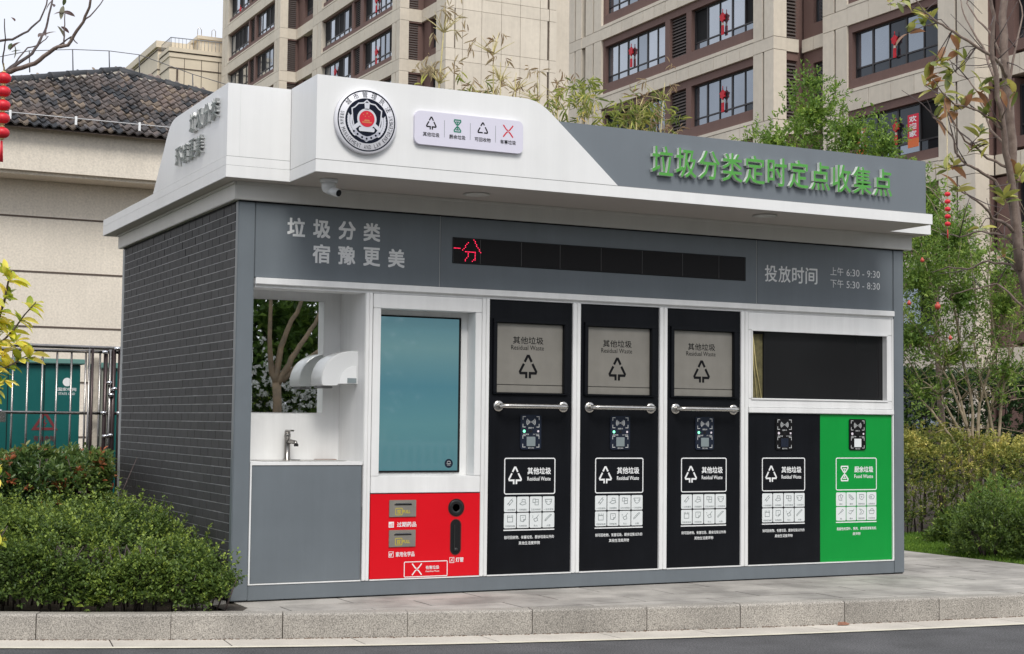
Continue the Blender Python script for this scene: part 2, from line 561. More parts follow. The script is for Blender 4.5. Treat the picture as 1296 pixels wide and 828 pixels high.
b = MB(); b.box(0.7, 0.84, 0.40, 0.46, CZ + 0.0015, CZ + 0.006); b.build('rust_stain_tray', mat('rusty_sill', (0.20, 0.10, 0.06), 0.7, var=0.4, scale=30), sk)
b = MB(); b.cbox(0.126, 0.871, 0.002, 0.03, 0.113, CZ - 0.024, 0.003); b.build('lower_panel', M['grey'], K)
b = MB()
fn = front(0.0)
b.box(0.1135, 0.1235, -0.003, 0.03, 0.1045, CZ - 0.004); b.box(0.1240, 0.8735, -0.0025, 0.03, 0.1045, 0.1125)
b.box(0.1240, 0.8735, -0.0025, 0.03, CZ - 0.0215, CZ - 0.0005)
b.build('panel_trim', M['white'], K)
b = MB()
b.cbox(0.255, 0.757, NB - 0.008, NB - 0.001, 1.203, 1.962, 0.002)
mr = b.build('mirror', M['mirror'], K)
# tap
b = MB()
tx, ty = 0.497, 0.425
b.lathe([(0.028, 0), (0.028, 0.006), (0.021, 0.010), (0.0195, 0.15), (0.022, 0.155), (0.022, 0.175), (0.018, 0.18)], (tx, ty, CZ), n=18)
b.tube([(tx, ty, CZ + 0.115), (tx + 0.01, ty - 0.05, CZ + 0.125), (tx + 0.02, ty - 0.105, CZ + 0.12), (tx + 0.022, ty - 0.12, CZ + 0.105)], [0.016, 0.015, 0.014, 0.014], 10)
b.cbox(tx - 0.013, tx + 0.013, ty - 0.105, ty + 0.02, CZ + 0.192, CZ + 0.203, 0.003)
b.lathe([(0.020, 0), (0.020, 0.012)], (tx, ty, CZ + 0.181), n=16)
tp = b.build('tap', M['darksteel'], K)
b = MB(); b.lathe([(0.015, 0.0), (0.015, 0.014)], (tx + 0.022, ty - 0.12, CZ + 0.094), n=14); b.build('aerator', M['dark'], tp)
# hand dryer on the right wall of the niche, reflected in the mirror
def dryer():
    y0, y1 = 0.13, 0.36
    prof = []
    cx, cz, rx, rz = NR, 1.395, 0.255, 0.225
    for i in range(13):
        a = math.pi / 2 * i / 12
        prof.append((cx - rx * math.sin(a) ** 0.9, cz + rz * math.cos(a) ** 0.8))
    prof.append((cx - rx + 0.012, cz - 0.012)); prof.append((cx - 0.15, cz - 0.010)); prof.append((cx - 0.14, cz + 0.0)); prof.append((cx, cz + 0.002))
    n = len(prof)
    mb = MB(); mb.smooth = True
    ins = [(y0, 0.80), (y0 + 0.006, 0.93), (y0 + 0.022, 1.0), (y1 - 0.022, 1.0), (y1 - 0.006, 0.93), (y1, 0.80)]
    vs = []
    for yy, s in ins:
        for (x, z) in prof:
            vs.append((cx + (x - cx) * (0.9 + 0.1 * s) if s < 1 else x, yy, cz + (z - cz) * (0.86 + 0.14 * s) if s < 1 else z))
    fs = []
    for i in range(len(ins) - 1):
        for k in range(n):
            a_, b_ = i * n + k, i * n + (k + 1) % n
            fs.append((a_, b_, b_ + n, a_ + n))
    mb.add(vs, fs); mb.smooth = False
    mb.add(vs[:n], [tuple(range(n))]); mb.add(vs[-n:], [tuple(range(n))])
    o = mb.build('hand_dryer', M['plastic'], K)
    mb = MB()
    q = []
    for i in range(9):
        a = math.pi / 2 * i / 8
        q.append((NR - 0.012 - 0.12 * math.sin(a), 1.398 + 0.12 * math.cos(a)))
    q.append((NR - 0.012, 1.398))
    mb.prism(q, lambda u, v, d: (u, y0 - d, v), 0.001, 0.006)
    mb.build('side_cover', mat('white_cover', (0.78, 0.79, 0.79), 0.3), o)
    mb = MB(); mb.box(NR - 0.075, NR - 0.012, y0 - 0.010, y0 - 0.0065, 1.403, 1.435); mb.build('rating_plate', M['reader_grey'], o)
    mb = MB(); mb.cbox(NR - 0.24, NR - 0.16, 0.17, 0.32, 1.366, 1.380, 0.004); mb.build('air_outlet', mat('grey_outlet', (0.2, 0.2, 0.2), 0.5), o)
dryer()

# --- white frame -------------------------------------------------------
b = MB()
b.cbox(0.119, 5.332, -0.022, 0.18, 2.019, 2.062, 0.004)
b.build('header_rail', M['white'], K)
b = MB(); b.box(0.122, 5.331, 0.002, 0.18, 2.000, 2.0195); b.build('frame_rail', M['white'], K)
for x0, x1 in ((0.8812, 0.929), (1.7345, 1.790), (2.4455, 2.508), (3.1665, 3.231), (3.8795, 3.944)):
    b = MB()
    b.cbox(x0, x0 + (x1 - x0) * 0.46, -0.004, 0.15, 0.1045, 2.0, 0.003)
    b.cbox(x0 + (x1 - x0) * 0.54, x1, -0.004, 0.15, 0.1045, 2.0, 0.003)
    b.box(x0 + 0.004, x1 - 0.004, 0.004, 0.15, 0.11, 1.998)
    b.build('mullion', M['white'], K)
b = MB()
for x0, x1 in ((0.935, 1.733), (1.792, 2.444), (2.510, 3.165), (3.233, 3.878), (3.946, 5.331)):
    b.box(x0, x1, -0.0035, 0.15, 0.1045, 0.1125)
b.box(5.3195, 5.3315, -0.0035, 0.15, 0.113, 2.0)
b.build('sill_strip', M['white'], K)

# --- sign band -------------------------------------------------------
for x0, x1 in ((0.1165, 1.4095), (1.4145, 4.0215), (4.0265, 5.331)):
    b = MB(); b.cbox(x0, x1, 0.004, 0.12, 2.064, 2.552, 0.003); b.build('band_panel', M['grey'], K)
M['palejoint'] = mat('pale_joint', (0.40, 0.41, 0.41), 0.5)
for x in (1.412, 4.024): piece('band_joint', M['palejoint'], K, x - 0.0022, x + 0.0022, 0.0055, 0.05, 2.066, 2.55)
fn = front(0.0025)
for k, c in enumerate('垃圾分类'):
    b = MB(); u = 0.328 + k * 0.1755; put_text(b, c, fn, u, u + 0.121, 2.343, 2.466, 0.028); b.build('character', M['textsil'], K)
for k, c in enumerate('宿豫更美'):
    b = MB(); u = 0.503 + k * 0.1765; put_text(b, c, fn, u, u + 0.121, 2.178, 2.303, 0.026); b.build('character', M['textsil'], K)
for k, c in enumerate('投放时间'):
    b = MB(); u = 4.098 + k * 0.1265; put_text(b, c, fn, u, u + 0.114, 2.237, 2.365, 0.012); b.build('character', M['textsil'], K)
for t1, t2, v in (('上午', '6:30 - 9:30', 2.316), ('下午', '5:30 - 8:30', 2.222)):
    b = MB(); put_text(b, t1, fn, 4.716, 4.843, v, v + 0.066, 0.004); put_text(b, t2, fn, 4.872, 5.203, v + 0.002, v + 0.058, 0.004)
    b.build('opening_hours', M['textsil'], K)
# running text display
b = MB(); b.box(1.505, 3.920, -0.001, 0.003, 2.232, 2.2365); b.box(1.505, 3.920, -0.001, 0.003, 2.4055, 2.410)
b.box(1.505, 1.510, -0.001, 0.003, 2.237, 2.405); b.box(3.915, 3.920, -0.001, 0.003, 2.237, 2.405)
led = b.build('led_display', M['dark'], K)
edges = [1.5105, 1.714, 2.031, 2.337, 2.671, 3.014, 3.36, 3.68, 3.9145]
for i in range(8):
    piece('led_module', M['led_off'], led, edges[i] + 0.002, edges[i + 1] - 0.002, -0.0005, 0.0035, 2.2375, 2.4045)
b = MB(); b.box(1.5105, 3.9145, 0.0005, 0.0037, 2.237, 2.405); b.build('module_backing', mat('led_backing', (0.11, 0.105, 0.105), 0.5), led)
b = MB()
dots = set()
def dline(a, c):
    n = int(max(abs(a[0] - c[0]), abs(a[1] - c[1]))) or 1
    for i in range(n + 1):
        dots.add((round(a[0] + (c[0] - a[0]) * i / n), round(a[1] + (c[1] - a[1]) * i / n)))
dline((0, 9), (4, 9)); dline((6, 8), (10, 13)); dline((14, 15), (19, 7)); dline((8, 7), (15, 7)); dline((15, 7), (15, 2)); dline((15, 2), (13, 1)); dline((11, 7), (8, 1))
for part in (0, 1):
    b = MB()
    for (i, j) in sorted(dots):
        if (i <= 4 and j == 9) != (part == 0): continue
        cx, cz = 1.516 + i * 0.0105, 2.2415 + j * 0.0105
        disc(b, cx, cz, 0.0038, front(-0.0005), n=6, lift=0.001)
    tag(b.build('lit_character', M['led_on'], led), kind='stuff')

# --- screen box -------------------------------------------------------
b = MB()
b.cbox(0.935, 1.733, 0.0, 0.13, 1.902, 1.998, 0.003)
b.cbox(0.935, 1.733, 0.0, 0.13, 0.676, 0.787, 0.003)
b.cbox(0.935, 0.990, 0.0, 0.13, 0.788, 1.901, 0.003)
b.cbox(1.686, 1.733, 0.0, 0.13, 0.788, 1.901, 0.003)
b.box(0.9365, 1.7315, 0.131, 0.15, 0.68, 1.99)
sb = b.build('screen_housing', M['white'], K)
b = MB(); b.cbox(1.000, 1.632, 0.118, 0.1305, 0.806, 1.868, 0.003); sc_ = b.build('screen_bezel', M['dark'], K)
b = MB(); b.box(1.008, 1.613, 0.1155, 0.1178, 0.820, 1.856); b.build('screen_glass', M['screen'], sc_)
b = MB(); disc(b, 1.548, 0.868, 0.031, front(0.1155), lift=0.001, n=30); b.build('round_button', M['navy'], sc_)
b = MB(); f = front(0.1155)
stroke(b, [(1.535, 0.873), (1.541, 0.883), (1.555, 0.883), (1.561, 0.873)], 0.003, f, lift=0.002)
stroke(b, [(1.532, 0.866), (1.564, 0.866)], 0.003, f, lift=0.002); stroke(b, [(1.537, 0.857), (1.559, 0.857)], 0.003, f, lift=0.002)
b.build('button_print', M['inkg'], sc_)

# --- pictograms -------------------------------------------------------
def picto_residual(mb, cx, cy, h, fn, w=0.10, lift=0.0, mi=None):
    s = h
    def P(l): return [(cx + x * s, cy + y * s) for x, y in l]
    ww = w * s
    stroke(mb, P([(-0.165, 0.21), (-0.03, 0.46), (0.03, 0.46), (0.165, 0.21)]), ww, fn, mi=mi, lift=lift)
    for q in (-1, 1):
        stroke(mb, P([(q * 0.20, 0.13), (q * 0.385, -0.20), (q * 0.36, -0.265), (q * 0.085, -0.265), (q * 0.085, -0.48)]), ww, fn, mi=mi, lift=lift)

def picto_food(mb, cx, cy, h, fn, w=0.08, lift=0.0, mi=None):
    s = h; ww = w * s
    def P(l): return [(cx + x * s, cy + y * s) for x, y in l]
    for q in (-1, 1):
        stroke(mb, P([(0.05, q * 0.06), (0.27, q * 0.34), (0.25, q * 0.45), (-0.25, q * 0.45), (-0.27, q * 0.34), (-0.05, q * 0.06)]), ww, fn, mi=mi, lift=lift)
        stroke(mb, P([(-0.14, q * 0.30), (0.14, q * 0.30)]), ww * 0.8, fn, mi=mi, lift=lift)
    stroke(mb, P([(0, -0.25), (0, 0.25)]), ww * 0.8, fn, mi=mi, lift=lift + 0.0002)

def picto_recycle(mb, cx, cy, h, fn, w=0.085, lift=0.0, mi=None):
    s = h; ww = w * s
    def P(l): return [(cx + x * s, cy + y * s) for x, y in l]
    stroke(mb, P([(-0.17, 0.19), (-0.03, 0.44), (0.03, 0.44), (0.13, 0.26)]), ww, fn, mi=mi, lift=lift)
    stroke(mb, P([(0.2, 0.13), (0.40, -0.24), (0.37, -0.32), (0.10, -0.32)]), ww, fn, mi=mi, lift=lift)
    stroke(mb, P([(0.0, -0.32), (-0.37, -0.32), (-0.40, -0.24), (-0.23, 0.07)]), ww, fn, mi=mi, lift=lift)

def picto_hazard(mb, cx, cy, h, fn, w=0.10, lift=0.0, mi=None):
    s = h; ww = w * s
    def P(l): return [(cx + x * s, cy + y * s) for x, y in l]
    for q in (-1, 1):
        for r in (-1, 1):
            stroke(mb, P([(q * 0.42, r * 0.46), (q * 0.16, r * 0.13), (q * 0.045, r * 0.055)]), ww, fn, mi=mi, lift=lift)
    disc(mb, cx, cy, 0.045 * s, fn, n=10, mi=mi, lift=lift + 0.0002)

# --- bins -------------------------------------------------------
ICONS = [
    [[(-.35, -.3), (.1, .3), (.3, .15), (-.15, -.42)], [(.12, .32), (.28, .42)], [(-.3, -.1), (-.05, -.25)]],
    [[(-.4, -.2), (-.1, -.35), (.35, -.2), (.3, .0), (-.1, .05), (-.4, -.2)], [(-.15, .1), (-.1, .35), (.25, .3), (.25, .05)]],
    [[(-.35, .35), (-.05, .35), (-.05, -.05), (-.35, -.05), (-.35, .35)], [(-.05, .3), (.3, .3), (.3, -.35), (-.1, -.35), (-.1, -.1)], [(.0, -.0), (.3, -.0)]],
    [[(-.4, .3), (.4, .3), (.33, -.05), (.12, -.32), (-.12, -.32), (-.33, -.05), (-.4, .3)], [(-.35, .1), (-.12, .0)], [(.35, .1), (.12, .0)]],
    [[(-.3, .4), (-.3, -.4), (.3, -.4), (.3, .4)], [(-.3, .15), (.3, .15)], [(-.12, .15), (-.12, .4)], [(.12, .15), (.12, .4)]],
    [[(-.3, .35), (.3, .35), (.3, -.15), (.05, -.38), (-.3, -.3), (-.3, .35)], [(.05, -.38), (.08, -.12), (.3, -.15)], [(-.05, .1), (.05, .15)]],
    [[(.35, .4), (.05, -.0)], [(-.25, -.1), (.15, .05), (.25, -.3), (-.1, -.4), (-.25, -.1)], [(-.4, .3), (-.3, .2)], [(-.4, .1), (-.33, .05)]],
    [[(-.38, -.38), (-.2, -.2), (.2, .2), (.38, .38)], [(-.42, -.25), (-.3, -.1), (.1, .3), (.22, .4)], [(-.38, -.38), (-.42, -.25)], [(.38, .38), (.22, .4)]],
]
ICONS_F = [
    [[(-.3, -.35), (-.35, .2), (.0, .4), (.3, .2), (.1, -.1), (.15, -.38), (-.3, -.35)], [(-.1, .3), (.0, -.2)]],
    [[(-.35, .35), (-.3, .0), (.1, -.35), (.38, -.2), (.2, .0), (-.1, .3), (-.35, .35)], [(-.2, .2), (.2, -.2)]],
    [[(-.3, .35), (.3, .35), (.38, .0), (.1, -.35), (-.25, -.2), (-.3, .35)], [(-.1, .1), (.1, .05), (.0, -.1)]],
    [[(-.4, .0), (-.2, .3), (.2, .3), (.42, .1), (.3, -.25), (-.2, -.25), (-.4, .0)], [(-.15, .1), (.0, .1), (.0, -.05), (-.15, -.05), (-.15, .1)]],
    [[(-.42, -.35), (.0, .05), (.2, .35), (.35, .2), (.1, .0), (-.42, -.35)]],
    [[(-.42, -.1), (-.1, -.3), (.1, .0), (.4, .3)], [(-.3, .1), (.0, .15), (.3, .1)]],
    [[(-.3, .35), (.0, .3), (.35, .0), (.2, -.3), (-.3, -.35), (.0, -.05), (-.1, .15), (-.3, .35)]],
    [[(-.4, .1), (.4, .1), (.3, -.3), (-.3, -.3), (-.4, .1)], [(-.2, .1), (-.1, .35), (.2, .35), (.25, .1)]],
]
CAPS = ['一次性餐具', '污损塑料', '卫生间用纸', '一次性尿布', '污损纸张袋', '污损纸张', '灰土', '大骨']
CAPS_F = ['菜叶', '果壳', '食物残渣', '过期食品', '鱼', '骨头', '宠物饲料', '中药药渣']

def label_print(parent, cx, icons, caps, title, sub, l1, l2, picto, w2, base=0.012):
    fn = front(base)
    b = MB()
    stroke(b, rrect(cx - 0.196, cx + 0.196, 0.660, 0.905, 0.012), 0.0075, fn, closed=True, lift=0.001)
    b.build('label_frame', M['inkw'], parent)
    b = MB(); picto(b, cx - 0.115, 0.786, 0.122, fn, lift=0.001); b.build('pictogram', M['inkw'], parent)
    b = MB()
    put_text(b, title, fn, cx - 0.020, cx + 0.165, 0.794, 0.842, 0.02, lift=0.001)
    put_text(b, sub, fn, cx - 0.020, cx + 0.163, 0.750, 0.778, 0.012, lift=0.001)
    b.build('label_title', M['inkw'], parent)
    for k in range(8):
        i, j = k % 4, k // 4
        u0 = cx - 0.1975 + i * 0.0995; v1 = 0.641 - j * 0.1115
        u1, v0 = u0 + 0.0935, v1 - 0.1045
        b = MB()
        poly(b, rrect(u0, u1, v0, v1, 0.008), fn, 0, 0.001)
        cu, cv = (u0 + u1) / 2, (v0 + v1) / 2 + 0.014
        for line in icons[k]:
            cl = line[0] == line[-1]
            pts = [(cu + x * 0.066, cv + y * 0.058) for x, y in (line[:-1] if cl else line)]
            stroke(b, pts, 0.0034, fn, closed=cl, mi=1, lift=0.0018)
        n = len(caps[k]); ww = min(0.078, n * 0.0155)
        put_text(b, caps[k], fn, cu - ww / 2, cu + ww / 2, v0 + 0.008, v0 + 0.021, 0.0, mi=1, lift=0.0018)
        b.build('icon_tile', [M['inktile'], M['inkline']], parent)
    b = MB()
    poly(b, [(cx - 0.2, 0.408), (cx + 0.196, 0.408), (cx + 0.196, 0.416), (cx - 0.2, 0.416)], fn, lift=0.001)
    b.build('rule_line', M['inkw'], parent)
    b = MB()
    put_text(b, l1, fn, cx - 0.193, cx + 0.193, 0.350, 0.374, 0.012, lift=0.001)
    put_text(b, l2, fn, cx - w2 / 2, cx + w2 / 2, 0.310, 0.334, 0.012, lift=0.001)
    b.build('small_print', M['inkw'], parent)

def card_reader(parent, cx, led, win, flat=False):
    f = front(0.012)
    b = MB()
    b.prism(rrect(cx - 0.081, cx + 0.081, 0.967, 1.207, 0.016), f, 0.0, 0.010)
    rd = b.build('card_reader', M['navy'] if not flat else M['inkk'], parent)
    b = MB(); f = front(0.0015)
    for (v0, v1) in ((1.122, 1.194), (0.983, 1.062)):
        for qu in (-1, 1):
            for (va, vb) in ((v0, v0 + 0.022), (v1, v1 - 0.022)):
                stroke(b, [(cx + qu * 0.042, va), (cx + qu * 0.063, va), (cx + qu * 0.063, vb)], 0.0045, f, lift=0.001)
    put_text(b, '请刷卡', f, cx - 0.022, cx + 0.022, 1.110, 1.122, 0.01, lift=0.001)
    put_text(b, '满载报警', f, cx - 0.064, cx - 0.016, 1.066, 1.076, 0.01, lift=0.001)
    put_text(b, '开门按钮', f, cx + 0.016, cx + 0.064, 1.066, 1.076, 0.01, lift=0.001)
    put_text(b, '请扫码', f, cx - 0.024, cx + 0.024, 0.972, 0.983, 0.01, lift=0.001)
    b.build('reader_print', M['inkg'], rd)
    b = MB()
    for q in (-1, 1):
        for k, r in enumerate((0.014, 0.024, 0.034)):
            pts = [(cx + q * r * math.cos(math.radians(a)), 1.157 + r * math.sin(math.radians(a))) for a in (-38, -19, 0, 19, 38)]
            stroke(b, pts, 0.0055, f, lift=0.001)
    disc(b, cx, 1.157, 0.004, f, n=10, lift=0.001)
    b.build('signal_mark', M['inkg'], rd)
    b = MB(); disc(b, cx - 0.053, 1.093, 0.0105, f, n=14, lift=0.0012); b.build('status_light', M[led], rd)
    b = MB(); disc(b, cx + 0.056, 1.093, 0.008, f, n=14, lift=0.0012); b.build('status_light', M['led_pale'], rd)
    b = MB(); disc(b, cx, 1.093, 0.012, f, n=16, lift=0.0012); b.build('camera_eye', M['dark'], rd)
    b = MB(); b.prism(rrect(cx - 0.034, cx + 0.034, 0.990, 1.055, 0.003), f, 0.001, 0.003); b.build('scan_window', M[win], rd)
    return rd

bin0 = empty('bin_door', (1.792, 0, 0.113), K)
b = MB()
b.box(1.793, 2.4435, 0.012, 0.15, 0.1135, 1.345)
b.box(1.793, 1.8205, 0.012, 0.15, 1.346, 1.998); b.box(2.4065, 2.4435, 0.012, 0.15, 1.346, 1.998)
b.box(1.821, 2.406, 0.012, 0.15, 1.871, 1.998)
b.box(1.794, 2.4425, 0.10, 0.149, 1.34, 1.95)
b.build('door_panel', M['black'], bin0)
b = MB()   # raised frame of the hatch
b.cbox(1.822, 2.405, -0.006, 0.06, 1.842, 1.870, 0.003); b.cbox(1.822, 2.405, -0.006, 0.06, 1.3465, 1.3565, 0.003)
b.cbox(1.822, 1.8505, -0.006, 0.06, 1.357, 1.8415, 0.003); b.cbox(2.3765, 2.405, -0.006, 0.06, 1.357, 1.8415, 0.003)
b.build('hatch_frame', M['black'], bin0)
b = MB()
b.cbox(1.852, 2.375, 0.022, 0.04, 1.4135, 1.840, 0.003)
hf = b.build('hatch_flap', M['hatch'], bin0)
b = MB(); fh = front(0.022)
put_text(b, '其他垃圾', fh, 1.983, 2.222, 1.698, 1.750, 0.008, lift=0.001)
put_text(b, 'Residual Waste', fh, 1.969, 2.226, 1.657, 1.690, 0.004, lift=0.001)
picto_residual(b, 2.103, 1.540, 0.165, fh, w=0.11, lift=0.001)
b.build('flap_print', M['inkk'], hf)
b = MB(); b.cbox(1.852, 2.375, 0.020, 0.04, 1.3585, 1.4105, 0.003); b.build('hatch_strip', M['hatch'], bin0)
b = MB()
b.tube([(1.870, 0.010, 1.265), (1.870, -0.035, 1.265), (1.882, -0.058, 1.265), (1.905, -0.066, 1.265), (2.342, -0.066, 1.265), (2.365, -0.058, 1.265), (2.377, -0.035, 1.265), (2.377, 0.010, 1.265)], 0.0165, 14)
hb = b.build('handle_bar', M['steel'], bin0)
for x in (1.870, 2.377):
    b = MB(); b.lathe([(0.040, 0.0), (0.040, -0.004), (0.034, -0.012), (0.022, -0.014)], (x, 0.012, 1.265), 'Y', n=24); b.build('flange', M['steel'], hb)
card_reader(bin0, 2.120, 'led_green', 'reader_grey')
label_print(bin0, 2.1205, ICONS, CAPS, '其他垃圾', 'Residual Waste', '除可回收物、有害垃圾、厨余垃圾以外的', '其他生活废弃物', picto_residual, 0.165)
for dx in (0.7195, 1.4405):
    c = copy_tree(bin0, K, (dx, 0, 0))

bk = empty('residual_waste_panel', (3.946, 0, 0.113), K)
b = MB(); b.box(3.947, 4.6205, 0.010, 0.15, 0.1135, 1.2405); b.build('door_panel', M['black'], bk)
card_reader(bk, 4.2800, 'led_pale', 'navy', True)
label_print(bk, 4.2780, ICONS, CAPS, '其他垃圾', 'Residual Waste', '除可回收物、有害垃圾、厨余垃圾以外的', '其他生活废弃物', picto_residual, 0.165, 0.010)
gk = empty('food_waste_panel', (4.622, 0, 0.113), K)
b = MB(); b.box(4.6215, 5.3185, 0.010, 0.15, 0.1135, 1.2405); b.build('door_panel', M['green'], gk)
card_reader(gk, 4.9770, 'led_pale', 'inktile', True)
label_print(gk, 4.9700, ICONS_F, CAPS_F, '厨余垃圾', 'Food Waste', '易腐性的菜叶、果壳、食物残渣等有机', '废弃物', picto_food, 0.075, 0.010)

# --- display window on the right -------------------------------------------------------
b = MB()
b.cbox(3.946, 5.3190, 0.0, 0.15, 1.868, 1.998, 0.003); b.cbox(3.946, 5.3190, 0.0, 0.15, 1.285, 1.347, 0.003)
b.cbox(3.946, 3.979, 0.0, 0.15, 1.348, 1.867, 0.003); b.cbox(5.267, 5.3190, 0.0, 0.15, 1.348, 1.867, 0.003)
b.cbox(3.946, 5.3300, -0.012, 0.15, 1.244, 1.284, 0.004)
dw = b.build('display_frame', M['white'], K)
b = MB()
b.cbox(3.972, 5.273, -0.008, -0.0005, 1.859, 1.872, 0.002); b.cbox(3.972, 5.273, -0.008, -0.0005, 1.342, 1.355, 0.002)
b.cbox(3.972, 3.983, -0.008, -0.0005, 1.3555, 1.8585, 0.002); b.cbox(5.262, 5.273, -0.008, -0.0005, 1.3555, 1.8585, 0.002)
b.build('window_bead', M['white'], dw)
b = MB(); b.box(4.115, 5.266, 0.050, 0.06, 1.349, 1.866); b.build('window_glass', M['dispglass'], K)
b = MB(); b.box(3.980, 4.1145, 0.055, 0.065, 1.349, 1.840); vb = b.build('view_slot', M['boardyellow'], K)
b = MB()
b.tube([(4.06, 0.048, 1.35), (4.03, 0.050, 1.6), (4.015, 0.048, 1.84)], 0.004, 6); b.tube([(4.10, 0.046, 1.35), (4.05, 0.049, 1.6), (4.02, 0.046, 1.83)], 0.005, 6)
b.build('bamboo_cane', M['bamboo_dry'], vb)
b = MB(); b.box(3.980, 4.1145, 0.045, 0.065, 1.8405, 1.866); b.box(4.1148, 4.13, 0.040, 0.049, 1.349, 1.866); b.build('slot_trim', M['dark'], vb)

# --- hazardous waste panel -------------------------------------------------------
rp = empty('hazardous_waste_panel', (0.935, 0, 0.107), K)
b = MB(); b.cbox(0.9345, 1.7325, -0.002, 0.12, 0.113, 0.670, 0.003); b.build('panel_sheet', M['red'], rp)
f = front(-0.002)
for (u0, u1, v0, v1) in ((1.066, 1.259, 0.518, 0.630), (1.067, 1.258, 0.320, 0.432)):
    b = MB(); b.cbox(u0, u1, -0.010, -0.0025, v0, v1, 0.002); fl = b.build('pull_flap', M['hatch'], rp)
    b = MB(); b.cbox(u0 + 0.04, u1 - 0.035, -0.020, -0.0105, v1 - 0.026, v1 - 0.019, 0.003); b.build('finger_grip', M['chrome'], fl)
    b = MB(); b.box(u0 + 0.036, u1 - 0.031, -0.0115, -0.0102, v1 - 0.034, v1 - 0.028); b.build('grip_slot', M['dark'], fl)
    b = MB(); ff = front(-0.010)
    stroke(b, rrect(u0 + 0.045, u0 + 0.092, v0 + 0.014, v0 + 0.058, 0.005), 0.0035, ff, closed=True, lift=0.001)
    put_text(b, '拉', ff, u0 + 0.056, u0 + 0.082, v0 + 0.022, v0 + 0.050, 0.02, lift=0.001)
    put_text(b, 'PULL', ff, u0 + 0.097, u0 + 0.150, v0 + 0.024, v0 + 0.046, 0.01, lift=0.001)
    b.build('pull_print', M['yellowprint'], fl)
b = MB()
poly(b, [(1.066, 0.449), (1.103, 0.449), (1.103, 0.487), (1.066, 0.487)], f, lift=0.001)
b.build('bottle_mark', M['inkw'], rp); b = MB()
put_text(b, '过期药品', f, 1.125, 1.264, 0.451, 0.485, 0.02, lift=0.001)
b.build('panel_print', M['inkw'], rp); b = MB()
stroke(b, [(1.070, 0.254), (1.102, 0.254), (1.102, 0.290), (1.070, 0.290)], 0.003, f, closed=True, lift=0.001)
stroke(b, [(1.076, 0.262), (1.086, 0.262), (1.086, 0.276), (1.076, 0.276)], 0.005, f, closed=True, lift=0.002)
stroke(b, [(1.089, 0.270), (1.096, 0.285)], 0.004, f, lift=0.002)
put_text(b, '家用化学品', f, 1.119, 1.254, 0.255, 0.288, 0.015, lift=0.001)
b.build('panel_print', M['inkw'], rp); b = MB()
stroke(b, [(1.512, 0.205), (1.544, 0.205), (1.544, 0.240), (1.512, 0.240)], 0.003, f, closed=True, lift=0.001)
stroke(b, [(1.519, 0.211), (1.527, 0.228), (1.538, 0.233)], 0.004, f, lift=0.002)
stroke(b, [(1.527, 0.222), (1.540, 0.213)], 0.003, f, lift=0.0025)
put_text(b, '灯管', f, 1.556, 1.614, 0.208, 0.240, 0.02, lift=0.001)
b.build('panel_print', M['inkw'], rp)
b = MB(); poly(b, [(1.070, 0.455), (1.081, 0.455), (1.081, 0.472), (1.070, 0.472)], f, lift=0.002); poly(b, [(1.085, 0.455), (1.099, 0.455), (1.099, 0.478), (1.092, 0.482), (1.085, 0.478)], f, lift=0.002)
b.build('medicine_mark', mat('pink_print', (0.75, 0.45, 0.45), 0.5), rp)
b = MB()
stroke(b, rrect(1.182, 1.494, 0.120, 0.219, 0.006), 0.0055, f, closed=True, lift=0.001)
picto_hazard(b, 1.273, 0.169, 0.082, f, lift=0.001)
put_text(b, '有害垃圾', f, 1.337, 1.435, 0.166, 0.191, 0.015, lift=0.001)
put_text(b, 'Hazardous Waste', f, 1.336, 1.436, 0.148, 0.159, 0.008, lift=0.001)
b.build('hazard_label', M['inkw'], rp)
b = MB(); stroke(b, [(1.555 + 0.060 * math.cos(t * math.pi / 18), 0.573 + 0.060 * math.sin(t * math.pi / 18)) for t in range(36)], 0.004, f, closed=True, lift=0.002)
pts = [(1.553 + 0.0405 * math.cos(math.radians(a)), 0.456 + 0.0405 * math.sin(math.radians(a))) for a in range(0, 181, 15)] + [(1.553 + 0.0405 * math.cos(math.radians(a)), 0.296 + 0.0405 * math.sin(math.radians(a))) for a in range(180, 361, 15)]
stroke(b, pts, 0.004, f, closed=True, lift=0.002)
b.build('opening_rim', mat('dark_red_rim', (0.20, 0.02, 0.02), 0.4), rp)
b = MB(); disc(b, 1.555, 0.573, 0.058, f, lift=0.001, n=36); o_ = b.build('battery_opening', M['dark'], rp)
b = MB(); b.lathe([(0.026, 0), (0.03, -0.004), (0.05, -0.003), (0.054, 0.0)], (1.555, -0.0032, 0.573), 'Y', n=30); b.build('opening_flap', mat('black_rubber', (0.011, 0.011, 0.012), 0.35), o_)
pts2 = [(1.553 + 0.038 * math.cos(math.radians(a)), 0.456 + 0.038 * math.sin(math.radians(a))) for a in range(0, 181, 15)] + [(1.553 + 0.038 * math.cos(math.radians(a)), 0.296 + 0.038 * math.sin(math.radians(a))) for a in range(180, 361, 15)]
b = MB(); poly(b, pts2, f, lift=0.001); o_ = b.build('lamp_tube_slot', M['dark'], rp)
b = MB(); b.cbox(1.541, 1.548, -0.008, -0.0032, 0.28, 0.46, 0.002); b.lathe([(0.013, 0), (0.013, -0.004)], (1.557, -0.0033, 0.292), 'Y', n=14); b.build('slot_brush', mat('black_bristle', (0.02, 0.02, 0.021), 0.5), o_)

